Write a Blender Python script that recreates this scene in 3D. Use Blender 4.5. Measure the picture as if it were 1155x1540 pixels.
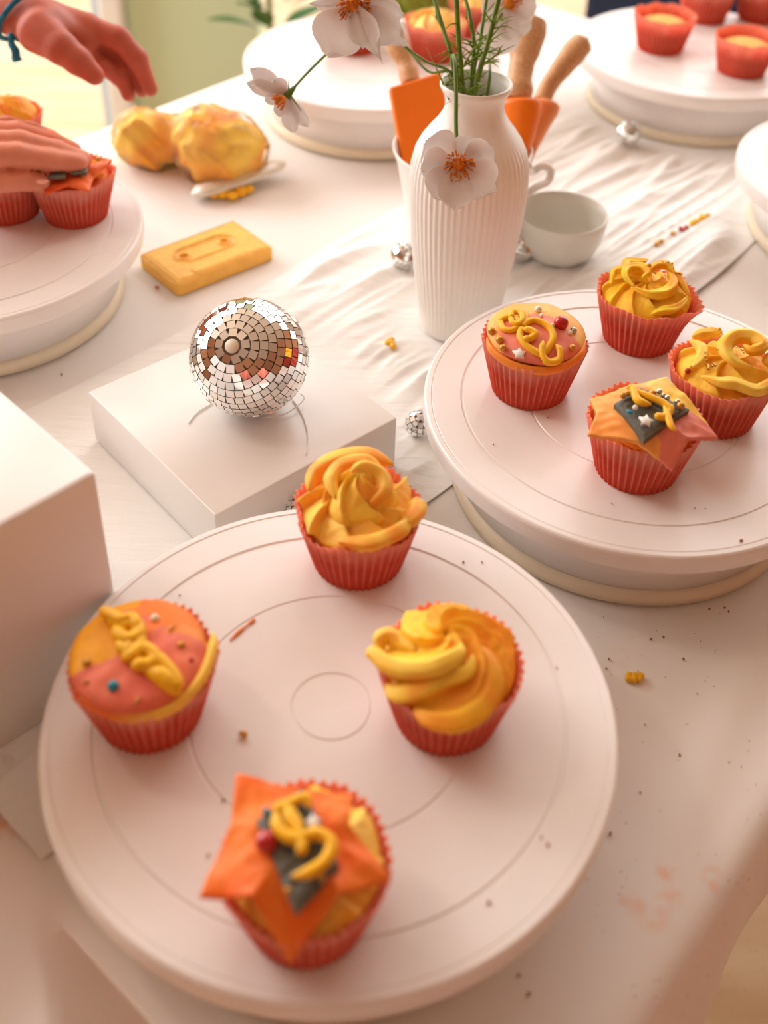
import bpy, math, random
import numpy as np
from mathutils import Vector, Matrix, noise as mnoise
random.seed(7); rng = np.random.RandomState(5)
for o in list(bpy.data.objects): bpy.data.objects.remove(o)
SC = bpy.context.scene; COL = SC.collection
# ------------------------------------------------------------------ camera
FPX, PITCH, ROLL, PCX, PCY, CZ = 1714.0, 0.6165912, 0.0324474, 577.5, 500.0, 0.543
_F = np.array([0, math.cos(PITCH), -math.sin(PITCH)])
_U0 = np.array([0, math.sin(PITCH), math.cos(PITCH)]); _R0 = np.array([1.0, 0, 0])
_R = math.cos(ROLL)*_R0 + math.sin(ROLL)*_U0
_U = -math.sin(ROLL)*_R0 + math.cos(ROLL)*_U0
cam_d = bpy.data.cameras.new('camera'); cam = bpy.data.objects.new('camera', cam_d); COL.objects.link(cam)
cam.matrix_world = Matrix(((_R[0], _U[0], -_F[0], 0), (_R[1], _U[1], -_F[1], 0), (_R[2], _U[2], -_F[2], CZ), (0, 0, 0, 1)))
cam_d.sensor_fit = 'HORIZONTAL'; cam_d.sensor_width = 36; cam_d.lens = FPX/1155*36
cam_d.shift_y = -(770-PCY)/1155
cam_d.clip_start = 0.02
cam_d.dof.use_dof = True; cam_d.dof.focus_distance = 0.74; cam_d.dof.aperture_fstop = 6.2
SC.camera = cam
# ------------------------------------------------------------------ world, lights, exposure
SC.view_settings.view_transform = 'Standard'; SC.view_settings.look = 'None'
SC.view_settings.gamma = 1.0; SC.view_settings.use_curve_mapping = False
SC.view_settings.exposure = 0.17
W = bpy.data.worlds.new('world'); SC.world = W; W.use_nodes = True
bg = W.node_tree.nodes['Background']; bg.inputs[0].default_value = (1.0, 0.97, 0.92, 1); bg.inputs[1].default_value = 2.0
def area_light(name, loc, target, sx, sy, power, col):
    d = bpy.data.lights.new(name, 'AREA'); d.shape = 'RECTANGLE'; d.size = sx; d.size_y = sy; d.energy = power; d.color = col
    o = bpy.data.objects.new(name, d); COL.objects.link(o); o.location = loc
    o.rotation_euler = (Vector(target)-Vector(loc)).to_track_quat('-Z', 'Y').to_euler(); return o
area_light('daylight_left', (-1.9, 1.95, 1.25), (0.0, 0.8, 0.0), 2.0, 1.7, 66, (0.96, 0.98, 1.0))
area_light('daylight_back', (0.5, 2.25, 1.35), (0.1, 0.9, 0.0), 1.8, 1.2, 15, (0.97, 0.98, 1.0))
ld = bpy.data.lights.new('ceiling_bulb', 'POINT'); ld.energy = 5; ld.color = (1.0, 0.86, 0.70); ld.shadow_soft_size = 0.07
lo = bpy.data.objects.new('ceiling_bulb', ld); COL.objects.link(lo); lo.location = (-0.82, 0.665, 1.16)

# ------------------------------------------------------------------ geometry helpers
def at(px, py, z=0.0):
    d = (px-PCX)/FPX*_R + (PCY-py)/FPX*_U + _F
    return np.array([0, 0, CZ]) + d*((z-CZ)/d[2])
def ray(px, py, D):
    return np.array([0, 0, CZ]) + D*((px-PCX)/FPX*_R + (PCY-py)/FPX*_U + _F)
def aty(px, py, y):
    d = (px-PCX)/FPX*_R + (PCY-py)/FPX*_U + _F
    return np.array([0, 0, CZ]) + d*(y/d[1])
def srgb(r, g, b):
    f = lambda c: (c/255/12.92 if c/255 <= 0.04045 else ((c/255+0.055)/1.055)**2.4)
    return (f(r), f(g), f(b), 1.0)
def thing(name, label, cat, loc=(0, 0, 0), group=None, rotz=0):
    o = bpy.data.objects.new(name, None); COL.objects.link(o); o.empty_display_size = 0.01
    o.location = loc; o.rotation_euler = (0, 0, rotz); o['label'] = label; o['category'] = cat
    if group: o['group'] = group
    return o
def tag(o, label, cat, group=None, kind=None):
    o['label'] = label; o['category'] = cat
    if group: o['group'] = group
    if kind: o['kind'] = kind
    return o
def mesh(name, V, Fc, m, parent=None, smooth=True, cols=None, loc=None):
    me = bpy.data.meshes.new(name); me.from_pydata([tuple(map(float, v)) for v in V], [], [tuple(int(i) for i in f) for f in Fc])
    me.materials.append(m)
    if smooth: me.polygons.foreach_set('use_smooth', [True]*len(me.polygons))
    if cols is not None:
        a = me.color_attributes.new('col', 'FLOAT_COLOR', 'POINT')
        c = np.ones((len(V), 4)); c[:, :3] = np.array([q[:3] for q in cols]); a.data.foreach_set('color', c.ravel())
    me.update()
    o = bpy.data.objects.new(name, me); COL.objects.link(o)
    if parent: o.parent = parent
    if loc is not None: o.location = loc
    return o
def flat_by_angle(o, deg=35):
    me = o.data
    import bmesh
    bm = bmesh.new(); bm.from_mesh(me)
    for e in bm.edges:
        if len(e.link_faces) == 2 and e.calc_face_angle(0) > math.radians(deg): e.smooth = False
    bm.to_mesh(me); bm.free(); return o
def join(parts):
    V = []; Fc = []; n = 0; C = []
    for p in parts:
        V += list(p[0]); Fc += [tuple(i+n for i in f) for f in p[1]]; n += len(p[0])
        if len(p) > 2: C += list(p[2])
    return (V, Fc, C) if C else (V, Fc)
def lathe(prof, n=64, rmod=None, cx=0, cy=0, z0=0):
    V = []; Fc = []; rings = []
    for (r, z) in prof:
        if r < 1e-6: rings.append([len(V)]); V.append((cx, cy, z+z0)); continue
        ids = []
        for i in range(n):
            a = 2*math.pi*i/n; rr = r*(rmod(a, z) if rmod else 1)
            ids.append(len(V)); V.append((cx+rr*math.cos(a), cy+rr*math.sin(a), z+z0))
        rings.append(ids)
    for A, B in zip(rings, rings[1:]):
        for i in range(n):
            j = (i+1) % n
            if len(A) == 1 and len(B) == 1: continue
            if len(A) == 1: Fc.append((A[0], B[j], B[i]))
            elif len(B) == 1: Fc.append((A[i], A[j], B[0]))
            else: Fc.append((A[i], A[j], B[j], B[i]))
    return V, Fc
def catmull(P, k=8, closed=False):
    P = [np.array(p, float) for p in P]; out = []; n = len(P)
    for i in range(n-1 if not closed else n):
        p0 = P[(i-1) % n] if (i > 0 or closed) else P[0]*2-P[1]
        p1 = P[i]; p2 = P[(i+1) % n]
        p3 = P[(i+2) % n] if (i+2 < n or closed) else P[-1]*2-P[-2]
        for s in range(k):
            t = s/k
            out.append(0.5*((2*p1)+(p2-p0)*t+(2*p0-5*p1+4*p2-p3)*t*t+(3*p1-p0-3*p2+p3)*t**3))
    if not closed: out.append(P[-1])
    return out
def sweep(path, rad, n=8, star=0.0, lobes=0, twist=0.0, flat=1.0, up0=(0, 0, 1)):
    P = [np.array(p, float) for p in path]; m = len(P)
    rf = rad if callable(rad) else (lambda t: rad)
    V = []; Fc = []; up = np.array(up0, float)
    for i, p in enumerate(P):
        t = P[min(i+1, m-1)]-P[max(i-1, 0)]; t = t/(np.linalg.norm(t)+1e-12)
        u = up-t*(up@t)
        if np.linalg.norm(u) < 1e-4: u = np.array([1.0, 0.01, 0])-t*t[0]
        u /= np.linalg.norm(u); w = np.cross(t, u); up = u
        r = rf(i/(m-1)); tw = twist*i/(m-1)
        for k in range(n):
            a = 2*math.pi*k/n; rr = r*(1+star*math.cos(lobes*a+tw))
            V.append(p+rr*(math.cos(a)*w+flat*math.sin(a)*u))
    for i in range(m-1):
        for k in range(n):
            k2 = (k+1) % n; Fc.append((i*n+k, i*n+k2, (i+1)*n+k2, (i+1)*n+k))
    V.append(P[0]); V.append(P[-1]); a, b = len(V)-2, len(V)-1
    for k in range(n):
        k2 = (k+1) % n; Fc.append((a, k2, k)); Fc.append((b, (m-1)*n+k, (m-1)*n+k2))
    return V, Fc
def rope_r(r, e=0.15):
    return lambda t: r*min(1, math.sqrt(max(0.03, min(t, 1-t)/e)))
def ball(c, r, n=14, sz=1.0):
    k = n//2; prof = [(r*math.sin(math.pi*i/k), -r*sz*math.cos(math.pi*i/k)) for i in range(k+1)]
    prof[0] = (0, -r*sz); prof[-1] = (0, r*sz)
    return lathe(prof, n, None, c[0], c[1], c[2])
def box(c, s, bev=0.0, rotz=0.0):
    """bevelled box centred at c, size s"""
    hx, hy, hz = s[0]/2, s[1]/2, s[2]/2; b = min(bev, hx*0.9, hy*0.9, hz*0.9)
    def ring(inx, z):
        pts = []
        for sx, sy in ((1, 1), (-1, 1), (-1, -1), (1, -1)):
            a0 = math.atan2(sy, sx)
            for k in range(3):
                a = a0-math.pi/4+math.pi/4*k
                pts.append((sx*(hx-b)+(b-inx)*math.cos(a), sy*(hy-b)+(b-inx)*math.sin(a), z))
        return pts
    if b <= 0:
        V = [(x*hx, y*hy, z*hz) for z in (-1, 1) for x, y in ((1, 1), (-1, 1), (-1, -1), (1, -1))]
        Fc = [(3, 2, 1, 0), (4, 5, 6, 7)]+[(i, (i+1) % 4, 4+(i+1) % 4, 4+i) for i in range(4)]
    else:
        rings = [ring(b, -hz), ring(b*0.3, -hz+b*0.3), ring(0, -hz+b), ring(0, hz-b), ring(b*0.3, hz-b*0.3), ring(b, hz)]
        V = [p for r in rings for p in r]; n = 12; Fc = [tuple(range(n-1, -1, -1)), tuple(range(5*n, 6*n))]
        for i in range(5):
            for k in range(n): Fc.append((i*n+k, i*n+(k+1) % n, (i+1)*n+(k+1) % n, (i+1)*n+k))
    ca, sa = math.cos(rotz), math.sin(rotz)
    return [(c[0]+x*ca-y*sa, c[1]+x*sa+y*ca, c[2]+z) for x, y, z in V], Fc
def prism(outline, z0, z1, bev=0.0005):
    """flat extruded outline with softened top edge"""
    c = np.mean(np.array(outline), axis=0); n = len(outline); V = []; Fc = []
    for z, k in ((z0, 1.0), (z1-bev, 1.0), (z1, 1-bev*1.2/np.max(np.linalg.norm(np.array(outline)-c, axis=1)))):
        for p in outline:
            q = c+(np.array(p)-c)*k; V.append((q[0], q[1], z))
    for i in range(2):
        for k in range(n): Fc.append((i*n+k, i*n+(k+1) % n, (i+1)*n+(k+1) % n, (i+1)*n+k))
    V.append((c[0], c[1], z0)); V.append((c[0], c[1], z1)); a, b = 3*n, 3*n+1
    for k in range(n): Fc.append((a, (k+1) % n, k)); Fc.append((b, 2*n+k, 2*n+(k+1) % n))
    return V, Fc
def sheet(top, nu, nv, th, closed_u=False, cf=None, nrm=None):
    """top(i/nu, j/nv) -> point ; gives a thin solid sheet thickness th downwards"""
    V = []; Fc = []; C = []
    U = nu if closed_u else nu+1
    T = [[np.array(top(i/nu, j/nv), float) for j in range(nv+1)] for i in range(U)]
    for lay in (0, 1):
        for i in range(U):
            for j in range(nv+1):
                p = T[i][j].copy()
                if lay: p = p+(np.array(nrm)*th if nrm is not None else np.array([0, 0, -th]))
                V.append(p)
                if cf: C.append(cf(i/nu, j/nv, T[i][j]))
    idx = lambda l, i, j: l*U*(nv+1)+(i % U)*(nv+1)+j
    for i in range(nu):
        for j in range(nv):
            Fc.append((idx(0, i, j), idx(0, i, j+1), idx(0, i+1, j+1), idx(0, i+1, j))[::-1])
            Fc.append((idx(1, i, j), idx(1, i, j+1), idx(1, i+1, j+1), idx(1, i+1, j)))
        Fc.append((idx(0, i, nv), idx(0, i+1, nv), idx(1, i+1, nv), idx(1, i, nv)))
        Fc.append((idx(0, i, 0), idx(1, i, 0), idx(1, i+1, 0), idx(0, i+1, 0)))
    if not closed_u:
        for j in range(nv):
            Fc.append((idx(0, 0, j), idx(0, 0, j+1), idx(1, 0, j+1), idx(1, 0, j)))
            Fc.append((idx(0, nu, j), idx(1, nu, j), idx(1, nu, j+1), idx(0, nu, j+1)))
    return (V, Fc, C) if cf else (V, Fc)
def fnoise(x, y, z=0.0): return mnoise.noise(Vector((x, y, z)))
def sstep(a, b, x):
    t = min(1, max(0, (x-a)/(b-a))); return t*t*(3-2*t)
# smooth-union body by surface nets
def nets(caps, h, k, pad=0.006, disp=None):
    """caps: (p0, p1, r0, r1[, flat normal]) tapered capsules"""
    pts = np.array([c[0] for c in caps]+[c[1] for c in caps], float); rm = max(max(c[2], c[3]) for c in caps)
    lo = pts.min(0)-rm-pad; hi = pts.max(0)+rm+pad; n = np.ceil((hi-lo)/h).astype(int)+1
    ax = [lo[i]+h*np.arange(n[i]) for i in range(3)]
    X, Y, Z = np.meshgrid(*ax, indexing='ij'); P = np.stack([X, Y, Z], -1); D = None
    for c in caps:
        a = np.array(c[0], float); b = np.array(c[1], float); ab = b-a
        q = P-a; t = np.clip((q@ab)/(ab@ab+1e-12), 0, 1)
        d = q-t[..., None]*ab
        r = c[2]+(c[3]-c[2])*t
        dist = np.sqrt((d**2).sum(-1))-r
        if D is None: D = dist
        else:
            kk = c[4] if len(c) > 4 else k
            hh = np.clip(0.5+0.5*(D-dist)/kk, 0, 1); D = D*(1-hh)+dist*hh-kk*hh*(1-hh)
    if disp is not None: D = D+disp(X, Y, Z)
    S = D < 0; sh = np.array(D.shape)-1
    acc = np.zeros(tuple(sh)+(3,)); cnt = np.zeros(tuple(sh))
    corners = [(i, j, l) for i in (0, 1) for j in (0, 1) for l in (0, 1)]
    sl = lambda c: tuple(slice(c[q], c[q]+sh[q]) for q in range(3))
    for a in corners:
        for q in range(3):
            if a[q]: continue
            b = list(a); b[q] = 1
            Da, Db = D[sl(a)], D[sl(b)]; m = (Da < 0) != (Db < 0)
            t = np.where(m, Da/(Da-Db+1e-20), 0)
            for w in range(3):
                acc[..., w] += np.where(m, a[w]+(t if w == q else 0), 0)
            cnt += m
    m = cnt > 0; ids = -np.ones(cnt.shape, int); ids[m] = np.arange(m.sum())
    base = np.argwhere(m); V = (base+acc[m]/cnt[m][:, None])*h+lo
    Fc = []
    for q in range(3):
        b = [0, 0, 0]; b[q] = 1
        A = S[:S.shape[0]-b[0], :S.shape[1]-b[1], :S.shape[2]-b[2]]; B = S[b[0]:, b[1]:, b[2]:]
        o1, o2 = (q+1) % 3, (q+2) % 3
        for e in np.argwhere(A != B):
            if e[o1] == 0 or e[o2] == 0: continue
            i = []
            for d1, d2 in ((0, 0), (1, 0), (1, 1), (0, 1)):
                c = e.copy(); c[o1] -= d1; c[o2] -= d2
                if (c >= sh).any(): i = None; break
                i.append(ids[tuple(c)])
            if i is None or min(i) < 0: continue
            Fc.append(tuple(i) if A[tuple(e)] else tuple(i[::-1]))
    return V, Fc

# ------------------------------------------------------------------ materials
def mat(name, col, rough=0.5, spec=0.5, trans=0.0, metal=0.0, sss=0.0, sss_r=(0.01, 0.005, 0.003), nscale=0, namt=0.0, bump=0.0, bscale=200, vcol=False, coat=0.0, thin=0.0, sheen=0.0, rim=None, ior=1.45):
    m = bpy.data.materials.new(name); m.use_nodes = True; nt = m.node_tree; N = nt.nodes; L = nt.links
    b = N['Principled BSDF']; b.inputs['Roughness'].default_value = rough; b.inputs['Metallic'].default_value = metal
    b.inputs['Specular IOR Level'].default_value = spec; b.inputs['Transmission Weight'].default_value = trans; b.inputs['IOR'].default_value = ior
    b.inputs['Subsurface Weight'].default_value = sss
    if sss: b.inputs['Subsurface Radius'].default_value = sss_r; b.inputs['Subsurface Scale'].default_value = 1.0
    b.inputs['Coat Weight'].default_value = coat; b.inputs['Sheen Weight'].default_value = sheen
    src = None
    if vcol:
        a = N.new('ShaderNodeAttribute'); a.attribute_name = 'col'; src = a.outputs['Color']
    else: b.inputs['Base Color'].default_value = col
    tc = N.new('ShaderNodeTexCoord')
    if namt:
        no = N.new('ShaderNodeTexNoise'); no.inputs['Scale'].default_value = nscale; no.inputs['Detail'].default_value = 4
        L.new(tc.outputs['Object'], no.inputs['Vector'])
        mp = N.new('ShaderNodeMapRange'); mp.inputs[1].default_value = 0.3; mp.inputs[2].default_value = 0.7
        mp.inputs[3].default_value = 1-namt; mp.inputs[4].default_value = 1+namt*0.6
        L.new(no.outputs['Fac'], mp.inputs[0])
        mx = N.new('ShaderNodeVectorMath'); mx.operation = 'SCALE'
        if src: L.new(src, mx.inputs[0])
        else: mx.inputs[0].default_value = col[:3]
        L.new(mp.outputs[0], mx.inputs['Scale']); src = mx.outputs[0]
    if src: L.new(src, b.inputs['Base Color'])
    if bump:
        n2 = N.new('ShaderNodeTexNoise'); n2.inputs['Scale'].default_value = bscale; n2.inputs['Detail'].default_value = 5
        L.new(tc.outputs['Object'], n2.inputs['Vector'])
        bp = N.new('ShaderNodeBump'); bp.inputs['Strength'].default_value = bump; bp.inputs['Distance'].default_value = 0.001
        L.new(n2.outputs['Fac'], bp.inputs['Height']); L.new(bp.outputs['Normal'], b.inputs['Normal'])
    if thin:
        out = N['Material Output']; tr = N.new('ShaderNodeBsdfTranslucent'); ms = N.new('ShaderNodeMixShader')
        if src: L.new(src, tr.inputs['Color'])
        else: tr.inputs['Color'].default_value = col
        ms.inputs[0].default_value = thin; L.new(b.outputs[0], ms.inputs[1]); L.new(tr.outputs[0], ms.inputs[2]); L.new(ms.outputs[0], out.inputs[0])
    return m
M_plate = mat('turntable_plastic', srgb(240, 233, 229), 0.33, 0.5, nscale=30, namt=0.03, coat=0.15)
M_foot = mat('foot_ring_plastic', srgb(228, 213, 186), 0.45)
M_white = mat('white_acrylic', srgb(239, 233, 228), 0.30, 0.5, nscale=12, namt=0.025)
M_ceramic = mat('white_ceramic', srgb(243, 237, 230), 0.35, 0.5, nscale=60, namt=0.02, bump=0.08, bscale=900)
M_glaze = mat('grey_white_glaze', srgb(226, 224, 214), 0.25, 0.5)
M_paper = mat('coral_paper', srgb(247, 130, 104), 0.6, 0.25, vcol=True, thin=0.45, nscale=160, namt=0.06)
M_sponge = mat('sponge', srgb(232, 190, 110), 0.85, 0.2, nscale=250, namt=0.25, bump=0.8, bscale=700)
M_icing = mat('buttercream', (1, .6, .1, 1), 0.5, 0.35, vcol=True, sss=0.25, sss_r=(0.006, 0.003, 0.001), nscale=120, namt=0.08, bump=0.25, bscale=900)
M_fond = mat('fondant', (1, .6, .1, 1), 0.5, 0.35, vcol=True, sss=0.15, sss_r=(0.004, 0.002, 0.001), nscale=200, namt=0.05, bump=0.12, bscale=1200)
M_rope = mat('yellow_fondant', srgb(247, 184, 26), 0.42, 0.4, sss=0.15, sss_r=(0.004, 0.002, 0.0008), nscale=200, namt=0.08)
M_plaque = mat('grey_fondant', srgb(104, 102, 92), 0.45, 0.4, nscale=300, namt=0.18, bump=0.3, bscale=900)
M_gold = mat('gold_bead', srgb(206, 150, 66), 0.35, 0.5, metal=0.55)
M_red = mat('red_bead', srgb(190, 12, 24), 0.2, 0.6, coat=0.5)
M_teal = mat('teal_bead', srgb(20, 140, 160), 0.3, 0.5)
M_pearl = mat('pearl_bead', srgb(240, 228, 206), 0.3, 0.5)
M_star = mat('white_sugar', srgb(246, 240, 232), 0.5)
M_silv = mat('silver_bead', srgb(200, 200, 195), 0.2, metal=1.0)
M_mirror = mat('mirror_glass', (0.93, 0.92, 0.90, 1), 0.03, metal=1.0)
M_grout = mat('mirror_ball_core', srgb(120, 105, 88), 0.6)
M_clear = mat('clear_plastic', (0.97, 0.95, 0.92, 1), 0.12, trans=0.85, ior=1.2)
M_frost = mat('frosted_plastic', srgb(240, 232, 216), 0.35, trans=0.2, ior=1.3)
M_skin = mat('skin', srgb(222, 140, 112), 0.5, 0.4, sss=0.35, sss_r=(0.012, 0.004, 0.002), nscale=70, namt=0.10, bump=0.35, bscale=350)
M_skin2 = mat('skin_backlit_hand', srgb(190, 96, 74), 0.5, 0.4, sss=0.3, sss_r=(0.012, 0.004, 0.002), nscale=40, namt=0.14, bump=0.2, bscale=300)  # shade of backlighting put into the colour: darker, redder skin
M_nail = mat('fingernail', srgb(236, 160, 140), 0.25, 0.5, coat=0.4)
M_blue = mat('blue_thread', srgb(32, 118, 150), 0.8, nscale=300, namt=0.3)
M_petal = mat('white_petal', srgb(246, 242, 240), 0.6, 0.2, thin=0.35, nscale=90, namt=0.03, vcol=True)
M_stamen = mat('orange_stamen', srgb(222, 128, 22), 0.7, nscale=600, namt=0.3)
M_stem = mat('green_stem', srgb(96, 122, 28), 0.45, 0.4, nscale=120, namt=0.25)
M_leaf = mat('feathery_leaf', srgb(140, 164, 46), 0.5, 0.3, thin=0.3)
M_lime = mat('lime_leaf', srgb(176, 196, 70), 0.6, thin=0.35)
M_orange = mat('orange_silicone', srgb(244, 120, 14), 0.42, 0.4, nscale=50, namt=0.03)
M_orange2 = mat('orange_silicone_pale', srgb(240, 150, 90), 0.45, 0.4)
M_navy = mat('navy_fabric', srgb(28, 36, 58), 0.9, nscale=100, namt=0.2)
M_pot = mat('terracotta', srgb(170, 100, 70), 0.8)
M_dleaf = mat('dark_leaf', srgb(70, 120, 50), 0.5, thin=0.2)
M_sage = mat('sage_paint', srgb(206, 226, 192), 0.8, nscale=3, namt=0.03)
M_wpaint = mat('white_paint', srgb(240, 240, 235), 0.5)
M_alu = mat('grey_metal_frame', srgb(170, 185, 196), 0.4)
M_twood = mat('table_wood', srgb(150, 105, 70), 0.6)
M_jug = mat('white_jug', srgb(240, 234, 228), 0.3)
def wood_mat(name, c1, c2, scale):
    m = bpy.data.materials.new(name); m.use_nodes = True; N = m.node_tree.nodes; L = m.node_tree.links; b = N['Principled BSDF']
    tc = N.new('ShaderNodeTexCoord'); mp = N.new('ShaderNodeMapping'); mp.inputs['Scale'].default_value = scale
    no = N.new('ShaderNodeTexNoise'); no.inputs['Scale'].default_value = 1; no.inputs['Detail'].default_value = 6
    cr = N.new('ShaderNodeValToRGB'); cr.color_ramp.elements[0].color = c1; cr.color_ramp.elements[1].color = c2
    cr.color_ramp.elements[0].position = 0.35; cr.color_ramp.elements[1].position = 0.65
    L.new(tc.outputs['Object'], mp.inputs[0]); L.new(mp.outputs[0], no.inputs['Vector']); L.new(no.outputs['Fac'], cr.inputs[0]); L.new(cr.outputs[0], b.inputs['Base Color'])
    b.inputs['Roughness'].default_value = 0.5; return m
M_wood = wood_mat('beech_wood', srgb(184, 128, 80), srgb(220, 170, 120), (900, 900, 60))
M_floor = wood_mat('floor_wood', srgb(200, 164, 120), srgb(218, 190, 152), (3, 14, 3))
def cloth_mat(name, col, stains_reflections, weave=2600, bump=0.25, wr=None, thin=0.0):
    m = bpy.data.materials.new(name); m.use_nodes = True; N = m.node_tree.nodes; L = m.node_tree.links; b = N['Principled BSDF']
    b.inputs['Roughness'].default_value = 0.85; b.inputs['Specular IOR Level'].default_value = 0.2; b.inputs['Sheen Weight'].default_value = 0.15
    tc = N.new('ShaderNodeTexCoord')
    cur = None
    rgb = N.new('ShaderNodeRGB'); rgb.outputs[0].default_value = col; cur = rgb.outputs[0]
    no = N.new('ShaderNodeTexNoise'); no.inputs['Scale'].default_value = 90; no.inputs['Detail'].default_value = 6; L.new(tc.outputs['Object'], no.inputs['Vector'])
    for (c, r, colr, s) in stains_reflections:
        d = N.new('ShaderNodeVectorMath'); d.operation = 'DISTANCE'; L.new(tc.outputs['Object'], d.inputs[0]); d.inputs[1].default_value = c
        mr = N.new('ShaderNodeMapRange'); mr.inputs[1].default_value = r; mr.inputs[2].default_value = r*0.2; mr.inputs[3].default_value = 0; mr.inputs[4].default_value = 1
        L.new(d.outputs['Value'], mr.inputs[0])
        nr = N.new('ShaderNodeMapRange'); nr.inputs[1].default_value = 0.42; nr.inputs[2].default_value = 0.62; nr.inputs[4].default_value = s; L.new(no.outputs['Fac'], nr.inputs[0])
        mu = N.new('ShaderNodeMath'); mu.operation = 'MULTIPLY'; L.new(mr.outputs[0], mu.inputs[0]); L.new(nr.outputs[0], mu.inputs[1])
        mx = N.new('ShaderNodeMix'); mx.data_type = 'RGBA'; L.new(mu.outputs[0], mx.inputs[0]); L.new(cur, mx.inputs[6]); mx.inputs[7].default_value = colr; cur = mx.outputs[2]
    L.new(cur, b.inputs['Base Color'])
    wv = N.new('ShaderNodeTexNoise'); wv.inputs['Scale'].default_value = weave; wv.inputs['Detail'].default_value = 2; L.new(tc.outputs['Object'], wv.inputs['Vector'])
    bp = N.new('ShaderNodeBump'); bp.inputs['Strength'].default_value = bump; bp.inputs['Distance'].default_value = 0.0006; L.new(wv.outputs['Fac'], bp.inputs['Height'])
    last = bp
    if wr:
        mp = N.new('ShaderNodeMapping'); mp.inputs['Rotation'].default_value = (0, 0, -math.radians(50)); mp.inputs['Scale'].default_value = wr; L.new(tc.outputs['Object'], mp.inputs[0])
        w2 = N.new('ShaderNodeTexNoise'); w2.inputs['Scale'].default_value = 1; w2.inputs['Detail'].default_value = 4; L.new(mp.outputs[0], w2.inputs['Vector'])
        b2 = N.new('ShaderNodeBump'); b2.inputs['Strength'].default_value = 0.7; b2.inputs['Distance'].default_value = 0.0025; L.new(w2.outputs['Fac'], b2.inputs['Height']); L.new(bp.outputs[0], b2.inputs['Normal']); last = b2
    L.new(last.outputs[0], b.inputs['Normal'])
    return m
_st = []
for px, py, r, s in ((1003, 1312, .008, .8), (1072, 1320, .008, .7), (975, 1372, .013, .5), (1008, 1352, .008, .5), (0, 1240, .016, .9), (935, 1355, .005, .5), (1020, 1138, .004, .6), (930, 990, .01, .12)):  # orange stains; the left-edge spot is reflected orange light painted in
    p = at(px, py, 0); _st.append((tuple(p), r, srgb(240, 160, 90), s))
M_cloth = cloth_mat('white_cotton', srgb(238, 231, 226), _st, bump=0.3)
M_gauze = cloth_mat('white_gauze', srgb(244, 240, 236), [], weave=1500, bump=0.4, wr=(12, 90, 12))

# ------------------------------------------------------------------ setting
def struct(name, V, Fc, m, **k):
    o = mesh(name, V, Fc, m, smooth=False, **k); o['kind'] = 'structure'; return o
FZ = -0.74
struct('floor', *box((0.2, 1.6, FZ-0.02), (7, 7, 0.04)), M_floor)
p0, p1 = aty(192, 40, 2.3), aty(388, 40, 2.3)
struct('wall_back', *box(((p0[0]+p1[0])/2, 2.35, 0.28), (p1[0]-p0[0], 0.10, 2.04), 0.004), M_sage)
jx0, jx1 = aty(160, 60, 2.3)[0], aty(193, 60, 2.3)[0]
struct('trim_1', *box(((jx0+jx1)/2, 2.34, 0.28), (jx1-jx0, 0.16, 2.04), 0.006), M_wpaint)
gx = aty(146, 60, 2.3)[0]
struct('trim_2', *box((gx, 2.36, 0.28), (0.030, 0.05, 2.04), 0.004), M_alu)
struct('baseboard_back', *box(((p0[0]+p1[0])/2, 2.29, FZ+0.05), (p1[0]-p0[0], 0.02, 0.10), 0.004), M_wpaint)

M_ceil = mat('cream_ceiling', srgb(198, 182, 168), 0.9); M_wallp = mat('warm_wall_paint', srgb(168, 116, 84), 0.9)
struct('ceiling', *box((0, 0.1, 1.75), (5.8, 5.1, 0.06)), M_ceil)
struct('wall_behind', *box((0, -2.45, 0.5), (5.8, 0.08, 2.5)), M_wallp)
struct('wall_left', *box((-2.9, -0.95, 0.5), (0.08, 3.0, 2.5)), M_wallp)
struct('wall_right', *box((2.9, 0.0, 0.5), (0.08, 4.9, 2.5)), M_wallp)
# table frame (u along the long side, v to the left)
TA = math.radians(50); TU = np.array([math.cos(TA), math.sin(TA)]); TV = np.array([-TU[1], TU[0]])
U0, U1, V0, V1 = 0.118, 1.345, 0.056, 0.975
def tuv(u, v, z): q = TU*u+TV*v; return (q[0], q[1], z)
foot = []   # footprints kept flat (x, y, r)
for c in ((-.0198, .351), (.1681, .5975), (-.3402, .7956), (-.0226, 1.1901), (.3454, 1.2456), (.4635, .9474)): foot.append((c[0], c[1], .122))
foot += [(.0611, .78, .04), (.063, .905, .05), (.1235, .955, .035), (-.16, .865, .06), (-.118, .633, .115), (-.25, .49, .115), (-.18, 1.04, .07)]
def flatk(x, y):
    k = 1.0
    for fx, fy, fr in foot: k = min(k, sstep(fr, fr+0.05, math.hypot(x-fx, y-fy)))
    return k
tb = thing('dining_table', 'long dining table hidden beneath the white tablecloth', 'table', tuv((U0+U1)/2, (V0+V1)/2, FZ))
tb.rotation_euler = (0, 0, TA)
mesh('table_top', *box((0, 0, -FZ-0.022), (U1-U0-0.03, V1-V0-0.03, 0.03), 0.003), M_twood, tb, smooth=False)
for sx in (-1, 1):
    for sy in (-1, 1):
        mesh('leg', *box((sx*0.52, sy*0.38, (-FZ-0.037)/2), (0.05, 0.05, -FZ-0.037), 0.004), M_twood, tb, smooth=False)
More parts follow.
